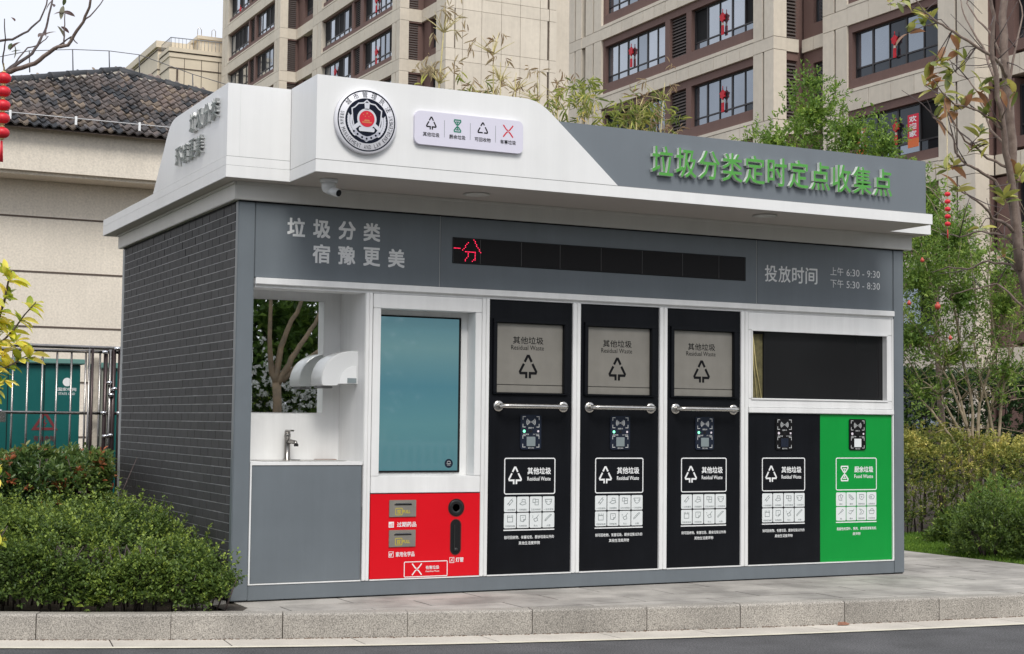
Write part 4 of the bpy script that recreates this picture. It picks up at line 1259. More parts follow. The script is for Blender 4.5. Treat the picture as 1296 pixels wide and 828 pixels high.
# ---- the near apartment block on the right -------------------------------------------------------
B2 = thing('apartment_block', 'beige and brown apartment block on the right with red knots in its windows', 'building', (34, 36, 0))
XA, XB, XC = 28.83, 29.95, 30.66
zb_vis = [14.74 + FH * k for k in (-2, -1, 0, 1)]        # underside of the brown sills
b = MB()
b.box(XA + .60, 44, 33.95, 48.5, 0, 21); b.box(XB + .60, 44, 25.35, 33.9, 0, 21); b.box(XC + .60, 44, 16.0, 25.30, 0, 21)
b.build('wall', M['brown'], B2)
b = MB(); b.box(XA + .02, 29.9, 33.75, 48.5, 0, 9 - .2); b.build('lower_wall', M['stone'], B2)
PAN = [M['pane_a'], M['pane_b'], M['void']]
for zi, zb in enumerate(zb_vis):
    vis = zb > 10
    # band between the columns
    stone_run(B2, XA, 34.93, 45.73, zb - .60, zb - .145, .86)
    piece('stone_ledge', M['stone'], B2, XA - .01, XA + .42, 34.93, 45.73, zb - .125, zb)
    # brown sill, lintel, pillars
    piece('brown_sill', M['brown'], B2, XA + .10, XA + .46, 34.94, 45.72, zb + .001, zb + .43)
    piece('brown_lintel', M['brown'], B2, XA + .10, XA + .46, 34.94, 45.72, zb - .89 , zb - .601)
    for y0, y1 in ((39.06, 39.41), (40.56, 40.91), (45.55, 45.72)):
        piece('brown_pillar', M['brown'], B2, XA + .101, XA + .459, y0, y1, zb + .431, zb + FH - .891)
    if zb < 12.5:
        window(B2, XA + .1, 34.95, 39.06, zb + .43, zb + 2.01, zb + .75, 5, rnd, [M['pane_b'], M['pane_c'], M['void']], open_i=())
        window(B2, XA + .1, 40.91, 45.55, zb + .43, zb + 2.01, zb + .75, 6, rnd, [M['pane_b'], M['pane_c'], M['void']], open_i=(2, 3, 4))
    else:
        up = zb > 14
        window(B2, XA + .1, 34.95, 39.06, zb + .43, zb + 2.01, zb + .75, 5, rnd, PAN, open_i=((0, 4) if up else (4,)))
        window(B2, XA + .1, 40.91, 45.55, zb + .43, zb + 2.01, zb + .75, 6, rnd, PAN)
    louvre(B2, XA + .1, 39.41, 40.56, zb + .20, zb + 2.03)
    # slot window further along
    louvre(B2, XA + .12, 47.06, 47.43, zb + .15, zb + 2.0, n=6)
    # recess faces
    for (X0, Y0, x0, x1, xs0) in ((XA, 33.73, XA + .28, 29.88, XA), (XB, 25.21, XB + .02, 30.6, XB)):
        pass
stone_column(B2, XA, 33.73, 34.93, zb_vis, .60, False)
stone_column(B2, XA, 45.73, 47.05, zb_vis, .60, False)
stone_column(B2, XA, 47.43, 48.52, zb_vis, .60, False)
for zb in zb_vis:
    piece('stone_panel', M['stone'], B2, XA + .02, XA + .4, 47.06, 47.42, zb - .60 + .02, zb - .13 - .02)
    # louvre wall of the step, facing the street
    louvre(B2, 33.75, XA + .56, 29.90, zb - .10, zb + 1.95, 'y', 17)
    piece('stone_panel', M['stone'], B2, XA + .56, 29.93, 33.76, 34.0, zb - .60, zb - .145)
    piece('brown_lintel', M['brown'], B2, XA + .561, 29.94, 33.82, 34.02, zb - .89, zb - .601)
    # recessed brown wall with a narrow window
    window(B2, XB + .25, 32.55, 33.25, zb + .35, zb + 1.85, None, 1, rnd, [M['pane_b'], M['pane_c']], rec=.1)
    piece('brown_wall', M['brown'], B2, XB + .22, XB + .5, 33.26, 33.80, zb - .12, zb + 2.3)
    piece('brown_wall', M['brown'], B2, XB + .22, XB + .5, 32.50, 33.259, zb - .12, zb + .349)
    piece('brown_wall', M['brown'], B2, XB + .22, XB + .5, 32.50, 33.259, zb + 1.851, zb + 2.3)
    stone_run(B2, XB + .12, 32.46, 33.78, zb - .60, zb - .145, .66, depth=.3)
# B face with the wide windows, down to the ground
ZO = .48
zbB = [12.32 + FH * k for k in (-4, -3, -2, -1, 0, 1)]
for zb in zbB:
    stone_run(B2, XB, 26.78, 31.16, zb - .72, zb - .115, 1.05)
    piece('stone_ledge', M['stone'], B2, XB - .01, XB + .42, 26.78, 31.16, zb - .10, zb)
    piece('brown_sill', M['brown'], B2, XB + .06, XB + .46, 26.79, 31.15, zb + .001, zb + .33)
    piece('brown_lintel', M['brown'], B2, XB + .06, XB + .46, 26.79, 31.15, zb - .985, zb - .721)
    piece('brown_pillar', M['brown'], B2, XB + .061, XB + .459, 30.97, 31.15, zb + .331, zb + FH - .986)
    lower = zb < 11
    window(B2, XB + .06, 26.80, 30.97, zb + .33, zb + 1.91, zb + .70, 4 if lower else 5, rnd, [M['pane_b'], M['pane_c'], M['void']] if not lower else [M['pane_c'], M['pane_b'], M['void']], open_i=((0,) if lower else ()))
    louvre(B2, 25.23, XB + .62, 30.62, zb + .1, zb + 2.0, 'y', 17)
    piece('stone_panel', M['stone'], B2, XB + .56, 30.72, 25.24, 25.5, zb - .72, zb - .115)
    piece('brown_lintel', M['brown'], B2, XB + .561, 30.73, 25.28, 25.5, zb - .985, zb - .721)
    stone_run(B2, XC + .05, 19.0, 25.18, zb - .72, zb - .115, 1.05)
    window(B2, XC + .15, 20.0, 24.4, zb + .33, zb + 1.91, zb + .70, 5, rnd, [M['pane_c'], M['pane_b'], M['void']], open_i=(3,))
    piece('brown_wall', M['brown'], B2, XC + .1, XC + .5, 24.42, 25.17, zb - .1, zb + 2.1)
    piece('brown_sill', M['brown'], B2, XC + .1, XC + .5, 19.0, 24.41, zb + .001, zb + .33)
stone_column(B2, XB, 31.16, 32.45, zbB, .72, False, st=.115)
stone_column(B2, XB, 25.21, 26.78, zbB, .72, False, st=.115)
b = MB(); b.box(XB - .05, XB + .5, 19.0, 33.7, 0, 0.9); b.build('plinth', M['stonejoint'], B2)

# ---- the far block in the middle -------------------------------------------------------
B1 = thing('apartment_block', 'tall beige apartment block behind the white roof sign with a blank panelled gable', 'building', (36, 82, 0))
X1, X2, X3 = 28.65, 29.69, 30.9
Zb = [24.45 + FH * k for k in (-3, -2, -1, 0, 1, 2, 3)]
b = MB()
b.box(X1 + .55, 37, 88.6, 102.3, 0, 36); b.box(X2 + .55, 37, 70.1, 88.5, 0, 36); b.box(X3 + .55, 37.6, 66.5, 70.0, 0, 36); b.box(37.72, 46, 72.0, 100, 0, 36)
b.build('wall', M['brown'], B1)
PB = .83
def far_bay(X, y_near, y_far, wins, louvres, pill):
    for zb in Zb:
        stone_run(B1, X, y_near, y_far, zb - PB, zb - .13, 1.1, single=True)
        piece('stone_ledge', M['stone'], B1, X - .01, X + .42, y_near, y_far, zb - .10, zb)
        piece('brown_sill', M['brown'], B1, X + .10, X + .45, y_near, y_far, zb + .001, zb + .32)
        piece('brown_lintel', M['brown'], B1, X + .10, X + .45, y_near, y_far, zb - PB - .09, zb - PB - .001)
        for y0, y1, n in wins:
            window(B1, X + .1, y0, y1, zb + .32, zb + 1.98, zb + .68, n, rnd, [M['pane_a'], M['pane_b']], per_pane=False)
        for y0, y1 in louvres: louvre(B1, X + .1, y0, y1, zb + .32, zb + 1.98, n=14)
        for y0, y1 in pill: piece('brown_pillar', M['brown'], B1, X + .101, X + .449, y0, y1, zb + .321, zb + 1.98)
far_bay(X1, 89.6, 100.75, ((89.67, 94.09, 5), (95.9, 100.65, 5)), ((94.5, 95.6),), ((94.1, 94.49), (95.61, 95.89)))
stone_column(B1, X1, 88.41, 89.6, Zb, PB, True); stone_column(B1, X1, 100.8, 102.3, Zb, PB, True)
far_bay(X2, 71.1, 83.05, ((71.23, 75.88, 6), (77.92, 83.01, 6)), ((76.5, 77.5),), ((75.9, 76.45), (77.55, 77.9)))
stone_column(B1, X2, 69.93, 71.1, Zb, PB, True); stone_column(B1, X2, 83.06, 84.8, Zb, PB, True)
for zb in Zb:
    # recess walls facing the street and the brown returns
    for (Yf, xa, xb, Xw, yw0, yw1, wy0, wy1) in ((88.41, X1 + .45, 29.8, X2 + .12, 84.85, 88.4, 85.46, 87.3), (69.93, X2 + .36, 30.85, X3 + .12, 67.9, 69.9, 67.25 + .4, 69.0)):
        louvre(B1, Yf + .02, xa, xb, zb - .05, zb + 1.98, 'y', 15)
        piece('stone_panel', M['stone'], B1, xa, xb + .3, Yf + .03, Yf + .3, zb - PB, zb - .13)
        piece('brown_lintel', M['brown'], B1, xa, xb + .3, Yf + .06, Yf + .3, zb - PB - .09, zb - PB - .001)
        window(B1, Xw + .2, wy0, wy1, zb + .32, zb + 1.98, zb + .9, 2, rnd, [M['pane_b'], M['pane_c']], per_pane=False)
        piece('brown_wall', M['brown'], B1, Xw + .15, Xw + .4, wy1 + .001, yw1, zb - .1, zb + 2.07)
        piece('brown_wall', M['brown'], B1, Xw + .15, Xw + .4, wy0, wy1, zb - .1, zb + .319)
        piece('brown_wall', M['brown'], B1, Xw + .15, Xw + .4, yw0, wy0 - .001, zb - .1, zb + 2.07)
        stone_run(B1, Xw + .0, yw0, yw1, zb - PB, zb - .13, 1.1, single=True)
    piece('stone_panel', M['stone'], B1, X3, X3 + .5, 66.3, 67.62, zb - PB + .02, zb - .15)
    for y0, y1 in ((66.3, 66.9), (67.0, 67.62)): piece('stone_panel', M['stone'], B1, X3, X3 + .5, y0, y1, zb - .13, zb - PB + FH)
    # gable panels facing the street
    gx_ = [30.9, 31.36, 31.46, 31.9, 33.05, 34.26, 35.43, 36.67, 37.14, 37.26, 37.72]
    for i in range(len(gx_) - 1):
        if i in (1, 8): continue
        piece('stone_panel', M['stone'], B1, gx_[i] + .012 + (.5 if i == 0 else 0) * 0, gx_[i + 1] - .012, 66.30 if i else 66.29, 66.49, zb - .13, zb - PB + FH)
        piece('stone_panel', M['stone'], B1, gx_[i] + .012, gx_[i + 1] - .012 + (.1 if i in (0, 7) else 0), 66.30 if i else 66.29, 66.489, zb - PB + .02, zb - .15)
b = MB(); b.box(30.95, 37.7, 66.4, 66.495, 0, 36); b.build('gable_backing', M['stonejoint'], B1)
b = MB(); b.box(30.92, 37.7, 66.31, 66.40, 0, min(Zb) - PB); b.build('lower_wall', M['stone'], B1)
b = MB(); b.box(37.73, 45.9, 71.9, 71.99, 0, 36); b.build('rear_wall', M['stone'], B1)
for zo in (0, FH * 1.0, -FH):
    z0 = 21.45 + zo
    b = MB(); b.box(37.75, 39.3, 71.0, 71.89, z0 - .42, z0); b.build('balcony_slab', M['brown'], B1)
    b = MB()
    for k in range(9): b.tube([(37.8 + k * .18, 71.02, z0), (37.8 + k * .18, 71.02, z0 + .72)], .018, 4)
    b.tube([(37.75, 71.02, z0 + .74), (39.3, 71.02, z0 + .74)], .03, 4); b.tube([(39.28, 71.0, z0 + .74), (39.28, 71.9, z0 + .74)], .03, 4)
    b.build('balcony_railing', M['ironrail'], B1)
    b = MB(); b.box(37.76, 38.45, 71.86, 71.90, z0 - 2.05, z0 - .55); fr = b.build('window_frame', M['alu'], B1)
    piece('pane', M['pane_b'], fr, 37.8, 38.3, 71.84, 71.86, z0 - 1.98, z0 - .62)
    b = MB(); b.lathe([(.03, 0), (.08, -.05), (.08, -.12), (.02, -.14)], (38.9, 71.8, z0 - .62), n=10); b.build('wall_lamp', M['alu'], B1)

# ---- lower block far left with roof terrace -------------------------------------------------------
B3 = thing('apartment_block', 'low cream block with a railed roof terrace, left of the tall block', 'building', (28, 110, 0))
M['cream'] = mat('cream_stone', (0.68, 0.60, 0.47), 0.8, var=0.05, scale=1.0, coord='World')
b = MB()
b.box(24.93, 31, 106.8, 135, 0, 29.30); b.box(25.10, 33, 103.77, 106.7, 0, 28.0)
b.build('wall', M['cream'], B3)
b = MB(); b.box(24.75, 31.2, 106.6, 135.2, 29.32, 29.82); b.build('parapet', M['cream'], B3)
b = MB(); b.box(24.88, 31.1, 106.72, 135.1, 29.10, 29.17); b.box(24.90, 31.1, 106.75, 135.1, 27.6, 27.67); b.box(25.03, 33.1, 103.7, 106.7, 28.35, 28.42)
b.box(25.05, 33.1, 103.72, 106.7, 27.18, 27.24); b.build('moulding', M['stonejoint'], B3)
b = MB(); b.box(24.98, 33.2, 103.6, 106.59, 28.43, 28.72); b.box(25.04, 33.1, 103.7, 106.59, 28.02, 28.34); b.build('cornice', M['cream'], B3)
for x in (26.2, 27.5, 28.8):
    piece('panel_joint', M['stonejoint'], B3, x, x + .04, 103.75, 103.769, 22, 28.0)
piece('drain_pipe', M['stonejoint'], B3, 25.62, 25.72, 103.6, 103.76, 22, 27.15)
b = MB()
for k in range(16): x = 25.2 + k * .28; b.tube([(x, 103.75, 28.72), (x, 103.75, 29.45)], .018, 4)
b.tube([(25.15, 103.75, 29.47), (33, 103.75, 29.60)], .035, 4)
for k in range(9): y = 103.8 + k * .33; b.tube([(25.15, y, 28.72), (25.15, y, 29.45)], .018, 4)
b.tube([(25.15, 103.75, 29.47), (25.15, 106.5, 29.47)], .035, 4)
b.build('terrace_railing', mat('grey_railing', (.25, .27, .30), .5), B3)
b = MB(); b.box(27.75, 33, 105.2, 108, 28.75, 29.95); b.build('stair_house', M['cream'], B3)
b = MB(); b.box(27.5, 33.2, 105.0, 108.2, 29.96, 30.20); b.build('stair_roof', M['cream'], B3)
b = MB()
for x in (27.8, 28.9): b.tube([(x - .15, 105.6, 30.2), (x - .15, 105.6, 30.8), (x, 105.6, 30.95), (x + .15, 105.6, 30.8), (x + .15, 105.6, 30.2)], .03, 5)
b.build('vent_loop', M['steel'], B3)
b = MB(); b.box(24.90, 24.92, 109.5, 114, 25.0, 27.3); b.build('brown_window_wall', M['brown'], B3)
louvre(B3, 103.76 + 3.0 - 3.0 + 2.9, 24.96 + .05, 25.08, 24.5, 27.1, 'y', 12)

# ---- the low house with the tiled roof on the left -------------------------------------------------------
H = thing('tiled_roof_house', 'low cream rendered house with a weathered grey tiled roof behind the fence', 'house', (2, 20, 0))
M['render'] = mat('cream_pebbledash', (0.72, 0.655, 0.555), 0.92, var=0.05, scale=1.0, speck=0.10, sscale=26, bump=0.6, bscale=70, coord='World', bdist=0.01, streak=0.05)
b = MB(); b.box(-9, 14, 20.0, 27, -.1, 5.62); b.build('wall', M['render'], H)
for z in (4.86, 3.84, 2.82, 1.80, .78):
    piece('wall_groove', M['stonejoint'], H, -9, 14, 19.99, 19.9985, z - .016, z + .016)
b = MB(); b.prism([(19.2, 5.60), (26.9, 5.60), (26.9, 6.45), (19.2, 6.45)], lambda u, v, d: (d, u, v), -9.2, 14.2); b.build('eaves_band', M['render'], H)
b = MB(); b.box(-9.1, 14.1, 19.3, 19.99, 5.54, 5.599); b.build('eaves_soffit', M['render'], H)
M['tile'] = mat('weathered_roof_tile', (0.070, 0.068, 0.070), 0.85, col2=(0.155, 0.115, 0.095), scale=1.2, speck=0.3, sscale=30, objvar=0.45, coord='World')
M['tile_pale'] = mat('lichened_roof_tile', (0.20, 0.155, 0.115), 0.9, var=0.3, scale=4, speck=0.3, sscale=30, objvar=0.3, coord='World')
M['tile_dark'] = mat('dark_ridge_tile', (0.030, 0.032, 0.036), 0.6, var=0.2, scale=6, coord='World')
M['wire'] = mat('dull_wire', (.10, .10, .11), .6)
M['pointing'] = mat('ridge_mortar', (0.36, 0.33, 0.28), 0.95, var=0.2, scale=7, bump=.8, bscale=12, coord='World')
P_ = 0.6; AP = Vector((3.92, 22.04, 8.245)); EZ_ = 6.42
def rz(x, y): return EZ_ + P_ * (y - 19.0)
b = MB(); pts = [(-2.6, 18.95), (9.5, 18.95), (6.13 + 2, 20.2), (6.13, 21.06), (3.92, 22.04), (.53, 20.35), (-1.6, 19.3)]
b.add([(x, y, rz(x, y) - .06) for x, y in pts], [tuple(range(len(pts)))]); b.add([(AP.x, AP.y, AP.z - .10), (.53, 20.35, 7.17), (-2.6, 18.95, 6.3), (-2.6, 26, 6.3), (9.5, 26, 6.3), (9.5, 18.95, 6.3)], [(0, 1, 2, 3), (0, 3, 4), (0, 4, 5)])
b.build('roof_deck', M['stonejoint'], H)
roof = empty('roof_tiles', (2, 20, 7), H)
TW, TE = 0.168, 0.235
cosr = 1 / math.sqrt(1 + P_ * P_); sinr = P_ * cosr
def tile_mesh(m_):
    vs = []; nx = 6
    for j, (t, l) in enumerate(((0.0, .030), (TE + .05, -.004))):
        for i in range(nx + 1):
            u = (i / nx) * (TW + .012)
            h = .028 * math.sin(2 * math.pi * (u / TW) + .5) + l
            vs.append((u, t * cosr - h * sinr, t * sinr + h * cosr))
    for i in range(nx + 1):
        x, y, z = vs[i]; vs.append((x, y + .004, z - .022))
    fs = [(i, i + 1, nx + 2 + i, nx + 1 + i) for i in range(nx)] + [(i, i + 1, 2 * (nx + 1) + i + 1, 2 * (nx + 1) + i) for i in range(nx)]
    me = bpy.data.meshes.new('tile'); me.from_pydata(vs, [], fs); me.materials.append(m_); me.update()
    for p in me.polygons: p.use_smooth = True
    return me
tms = [tile_mesh(M['tile']), tile_mesh(M['tile_pale']), tile_mesh(M['tile_dark'])]
cand = []
nrow = int((22.04 - 18.95) / (TE * cosr)) + 1
for r in range(nrow):
    y = 18.93 + r * TE * cosr
    for c in range(-20, 70):
        x = c * TW + random.uniform(-.006, .006)
        lim_l = y < 22.04 - (3.92 - x) * .5 if x < 3.92 else True
        lim_r = y < 22.04 - (x - 3.92) * .443 if x > 3.92 else True
        if not (lim_l and lim_r): continue
        if x < -2: continue
        cand.append((x, y))
cand.sort(key=lambda p: (p[1] > 21.5, abs(p[0] - 2.9) * .8 + (p[1] - 19)))
joined = MB()
for k, (x, y) in enumerate(cand):
    w_ = random.random(); kk = 0 if w_ < .66 else (1 if w_ < .82 else 2)
    if k < 298:
        o = bpy.data.objects.new('roof_tile', tms[kk]); COL.objects.link(o); o.parent = roof
        o.location = Vector((x, y, rz(x, y))) - wloc(roof)
        o.rotation_euler = (random.uniform(-.06, .06), random.uniform(-.05, .05), random.uniform(-.04, .04))
    else:
        me = tms[0]; joined.add([(v.co.x + x, v.co.y + y, v.co.z + rz(x, y)) for v in me.vertices], [tuple(p.vertices) for p in me.polygons], kk)
joined.sm = [True] * len(joined.f)
tag(joined.build('far_tiles', [M['tile'], M['tile_pale'], M['tile_dark']], roof), kind='stuff')
# ridge tiles
def ridge(a, c, n):
    a, c = Vector(a), Vector(c); d = c - a
    for k in range(n):
        p = a + d * (k / n); q = a + d * ((k + 1.18) / n)
        up = Vector((0, 0, 1)) * random.uniform(-.01, .02)
        b = MB(); b.tube([p + up, p + (q - p) * .1 + up, q + up], [.118, .112, .098], 12)
        b.build('ridge_tile', M['tile_dark'], H)
    b = MB(); b.tube([a + d * (i / 28) + Vector((0, -.07 + random.uniform(-.02, .02), -.07 + random.uniform(-.015, .015))) for i in range(29)], [random.uniform(.055, .085) for _ in range(29)], 7)
    b.build('ridge_mortar', M['pointing'], H)
ridge((-2.0, 19.10, 6.46), (3.92, 22.04, 8.20), 16)
ridge((3.92, 22.04, 8.20), (8.2, 20.15, 7.05), 10)
# lightning conductor wire and posts along the ridge and the eaves
b = MB()
rp_ = [(-1.5, 19.45, 7.0), (1.0, 20.6, 7.80), (2.0, 21.1, 8.22), (2.9, 21.55, 8.45), (3.7, 21.95, 8.60), (4.3, 21.9, 8.58), (5.3, 21.45, 8.20), (6.4, 20.95, 7.85), (8, 20.3, 7.45)]
b.tube(rp_, .008, 5); b.build('conductor_wire', M['wire'], H)
for i in (1, 2, 3, 4, 5, 6, 7):
    x, y, z = rp_[i]; b = MB(); b.tube([(x, y, z), (x + .02, y, z - .42)], .012, 5); b.build('wire_post', M['wire'], H)
b = MB(); b.tube([(-3, 18.85, 6.56), (3, 18.85, 6.56), (9, 18.85, 6.56)], .011, 5); b.build('gutter_wire', mat('pale_wire', (.45, .45, .45), .6), H)
for x in (-1.0, .2, 1.35, 2.5, 3.65, 4.8, 5.9):
    b = MB(); b.cbox(x - .02, x + .02, 18.83, 18.87, 6.44, 6.60, .003); b.build('wire_bracket', M['inkw'], H)
# ------------------------------------------------------------------ vegetation
def nrm(a): return a / np.maximum(1e-9, np.linalg.norm(a, axis=1, keepdims=True))
def leaves_mesh(name, mtl, P, Dv, L, Wd, tint, parent=None, fold=0.25, droop=0.15, up=None, at=None):
    """P base points, Dv directions, L lengths, Wd widths, tint 0..1; six point leaves with a fold and a bent tip"""
    n = len(P)
    Dv = nrm(Dv)
    U = np.tile([0, 0, 1.0], (n, 1)) if up is None else up
    U = U + RNG.normal(0, .45, (n, 3))
    S = nrm(np.cross(Dv, U)); N = nrm(np.cross(S, Dv))
    L = L[:, None]; Wd = Wd[:, None]
    base = P
    m1 = P + Dv * L * .38; m2 = P + Dv * L * .72 - N * L * droop * .3
    tip = P + Dv * L - N * L * droop
    a1 = m1 + S * Wd * .5 + N * Wd * fold; b1 = m1 - S * Wd * .5 + N * Wd * fold
    a2 = m2 + S * Wd * .36 + N * Wd * fold * .7; b2 = m2 - S * Wd * .36 + N * Wd * fold * .7
    V = np.stack([base, a1, a2, tip, b2, b1], 1).reshape(-1, 3)
    off = np.array(wloc(parent)) if parent is not None else (np.array(at) if at is not None else np.zeros(3))
    V = V - off
    i = np.arange(n)[:, None] * 6
    F = np.concatenate([i + np.array([[0, 1, 2, 3]]), i + np.array([[0, 3, 4, 5]])], 1).reshape(-1, 4)
    me = bpy.data.meshes.new(name)
    me.vertices.add(len(V)); me.vertices.foreach_set('co', V.astype(np.float32).ravel())
    me.loops.add(F.size); me.loops.foreach_set('vertex_index', F.astype(np.int32).ravel())
    me.polygons.add(len(F)); me.polygons.foreach_set('loop_start', np.arange(0, F.size, 4, dtype=np.int32))
    me.polygons.foreach_set('loop_total', np.full(len(F), 4, dtype=np.int32))
    me.update(calc_edges=True)
    at_ = me.attributes.new('tint', 'FLOAT', 'FACE')
    at_.data.foreach_set('value', np.repeat(np.clip(tint, 0, 1), 2).astype(np.float32))
    me.materials.append(mtl)
    o = bpy.data.objects.new(name, me); COL.objects.link(o)
    if parent is not None: o.parent = parent
    elif at is not None: o.location = at
    return o

def shoots(C, Dv, k, slen, L, W_, spread=0.9, lvar=0.3, tint=None, tv=0.16, nup=0.25):
    """k leaves along every short shoot starting at C in direction Dv"""
    n = len(C)
    Dv = nrm(Dv)
    t = np.tile((np.arange(k) + .5) / k, n) + RNG.uniform(-.08, .08, n * k)
    Cr = np.repeat(C, k, 0); Dr = np.repeat(Dv, k, 0)
    sl = np.repeat(slen * RNG.uniform(.6, 1.3, n), k)
    P = Cr + Dr * (t * sl)[:, None] + RNG.normal(0, .004, (n * k, 3))
    R = nrm(RNG.normal(0, 1, (n * k, 3))); R = R - Dr * (R * Dr).sum(1, keepdims=True); R = nrm(R)
    D2 = Dr * (.35 + .5 * t[:, None]) + R * spread
    D2[:, 2] += nup
    LL = L * RNG.uniform(1 - lvar, 1 + lvar, n * k) * (1.08 - .3 * np.abs(t - .5))
    WW = W_ * LL / L
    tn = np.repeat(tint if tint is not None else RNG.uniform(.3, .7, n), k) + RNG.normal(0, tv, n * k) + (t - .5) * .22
    return P, D2, LL, WW, tn

def lump(x, y, s=1.0, seed=0.0):
    return (np.sin(x * 2.7 * s + seed) * np.cos(y * 3.1 * s + seed * 1.7) + .5 * np.sin(x * 6.1 * s + 1.3 + seed) * np.sin(y * 5.3 * s + seed) + .3 * np.sin(x * 13 * s + y * 9 * s))

M['leaf_box'] = leaf_mat('small_hedge_leaves', [(0.012, 0.026, 0.008), (0.030, 0.064, 0.014), (0.060, 0.110, 0.020), (0.15, 0.225, 0.035)], 0.42)
M['leaf_photinia'] = leaf_mat('photinia_leaves', [(0.013, 0.034, 0.012), (0.032, 0.075, 0.020), (0.075, 0.125, 0.028), (0.17, 0.085, 0.030), (0.24, 0.085, 0.038)], 0.32, spec=0.55, gain=2.0)
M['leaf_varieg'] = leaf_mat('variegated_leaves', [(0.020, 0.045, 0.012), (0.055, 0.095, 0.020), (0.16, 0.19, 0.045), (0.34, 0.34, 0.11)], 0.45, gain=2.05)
M['leaf_dark'] = leaf_mat('deep_green_leaves', [(0.006, 0.018, 0.008), (0.013, 0.036, 0.013), (0.028, 0.065, 0.018)], 0.35)
M['leaf_bright'] = leaf_mat('bright_green_leaves', [(0.022, 0.055, 0.012), (0.055, 0.120, 0.020), (0.12, 0.21, 0.035), (0.24, 0.32, 0.06)], 0.42)
M['leaf_pom'] = leaf_mat('pomegranate_leaves', [(0.020, 0.050, 0.010), (0.050, 0.110, 0.018), (0.11, 0.19, 0.035), (0.24, 0.30, 0.08)], 0.42)
M['leaf_bamboo'] = leaf_mat('bamboo_leaves', [(0.05, 0.085, 0.02), (0.11, 0.16, 0.035), (0.24, 0.27, 0.07), (0.42, 0.34, 0.15)], 0.5)
M['leaf_dry'] = leaf_mat('dry_bamboo_leaves', [(0.26, 0.17, 0.10), (0.40, 0.31, 0.18), (0.50, 0.44, 0.27)], 0.7, raw=True)
M['leaf_red'] = leaf_mat('rust_red_leaves', [(0.12, 0.08, 0.035), (0.30, 0.13, 0.07), (0.42, 0.22, 0.12)], 0.45, raw=True)
M['grassm'] = leaf_mat('grass_blades', [(0.035, 0.09, 0.012), (0.075, 0.165, 0.02), (0.13, 0.24, 0.03)], 0.55)
M['bark'] = mat('grey_brown_bark', (0.150, 0.105, 0.085), 0.85, col2=(0.26, 0.20, 0.165), scale=14, bump=.7, bscale=50, streak=.2)
M['bark_pale'] = mat('pale_shrub_bark', (0.22, 0.175, 0.12), 0.85, col2=(0.42, 0.34, 0.24), scale=12, bump=.5, bscale=60)
M['bark_dark'] = mat('dark_twig_bark', (0.055, 0.042, 0.040), 0.8, col2=(0.12, 0.09, 0.085), scale=20, bump=.4, bscale=60)
M['bark_trunk'] = mat('smooth_ochre_bark', (0.27, 0.19, 0.115), 0.7, col2=(0.16, 0.125, 0.085), scale=7, bump=.4, bscale=20)

# ---- clipped small-leaved hedge in the left bed -------------------------------------------------------
def kyv(x): return np.array([yk(float(v)) for v in np.atleast_1d(x)])
def box_top(x, y):
    """height of the hedge over the bed"""
    edge = np.clip((-0.02 - x) / .55, 0, 1)
    h = .43 + .075 * lump(x, y, 1.0) + .06 * lump(x, y, 2.7, 4.0) - (1 - edge) * .24 * np.clip(1.1 - y * .55, 0, 1)
    front = np.clip((y - (kyv(x) + .12)) / .32, 0, 1)
    return h * (.52 + .48 * front ** .6)
hb = thing('clipped_hedge', 'low small-leaved green hedge filling the bed left of the kiosk behind the kerb', 'hedge', (-1.6, .9, 0))
n = 15500
x = RNG.uniform(-3.3, -.03, n) ; yy = RNG.uniform(0, 1, n)
y0_ = kyv(x) + .13
y = y0_ + (2.25 - y0_) * yy ** 1.15
# more shoots on the face towards the road
nf = 5200
xf = RNG.uniform(-3.0, -.05, nf); yf = kyv(xf) + .13 + np.abs(RNG.normal(0, .05, nf))
top = box_top(x, y)
z = top * (1 - np.abs(RNG.normal(0, .10, n))) + RNG.exponential(.012, n)
zf = box_top(xf, yf) * RNG.uniform(.12, 1, nf) ** .8
C = np.concatenate([np.stack([x, y, z], 1), np.stack([xf, yf, zf], 1)])
keep = ~((C[:, 0] > -.30) & (C[:, 1] < .28) & (C[:, 2] < .5 * (C[:, 0] + .34) * 1.1))
C = C[keep]
C = C[(lump(C[:, 0] * 2.3, C[:, 1] * 2.1 + C[:, 2] * 3.0, 2.6, 5.0) > -.42) | (RNG.uniform(0, 1, len(C)) < .28)]
Dv = RNG.normal(0, .55, (len(C), 3)); Dv[:, 2] += .75; Dv[:, 1] -= .30
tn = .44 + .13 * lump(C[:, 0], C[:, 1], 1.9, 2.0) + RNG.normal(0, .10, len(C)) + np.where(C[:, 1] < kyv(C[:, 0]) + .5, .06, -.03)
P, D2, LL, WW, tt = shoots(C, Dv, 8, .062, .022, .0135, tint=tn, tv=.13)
# a few longer shoots standing proud
nl = 1300
xl = RNG.uniform(-3.0, -.04, nl); yl = kyv(xl) + .2 + RNG.uniform(0, 1.9, nl)
Cl = np.stack([xl, yl, box_top(xl, yl) - .02], 1); Dl = RNG.normal(0, .35, (nl, 3)); Dl[:, 2] += 1
P2, D3, L2, W2, t2 = shoots(Cl, Dl, 14, .19, .022, .013, tint=RNG.uniform(.45, .85, nl))
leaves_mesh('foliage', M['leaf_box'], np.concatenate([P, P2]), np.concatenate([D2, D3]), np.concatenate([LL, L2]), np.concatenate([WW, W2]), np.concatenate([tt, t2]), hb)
b = MB()
for i in range(230):
    x_ = random.uniform(-3.0, -.12); y_ = yk(x_) + random.uniform(.16, 1.0); h = .38
    if x_ > -.4: h = .22
    p = [(x_, y_, -.03), (x_ + random.uniform(-.05, .05), y_ + random.uniform(-.05, .03), h * .5), (x_ + random.uniform(-.1, .1), y_ + random.uniform(-.08, .06), h)]
    b.tube(p, [.006, .0045, .002], 4)
b.build('stems', M['bark_dark'], hb)
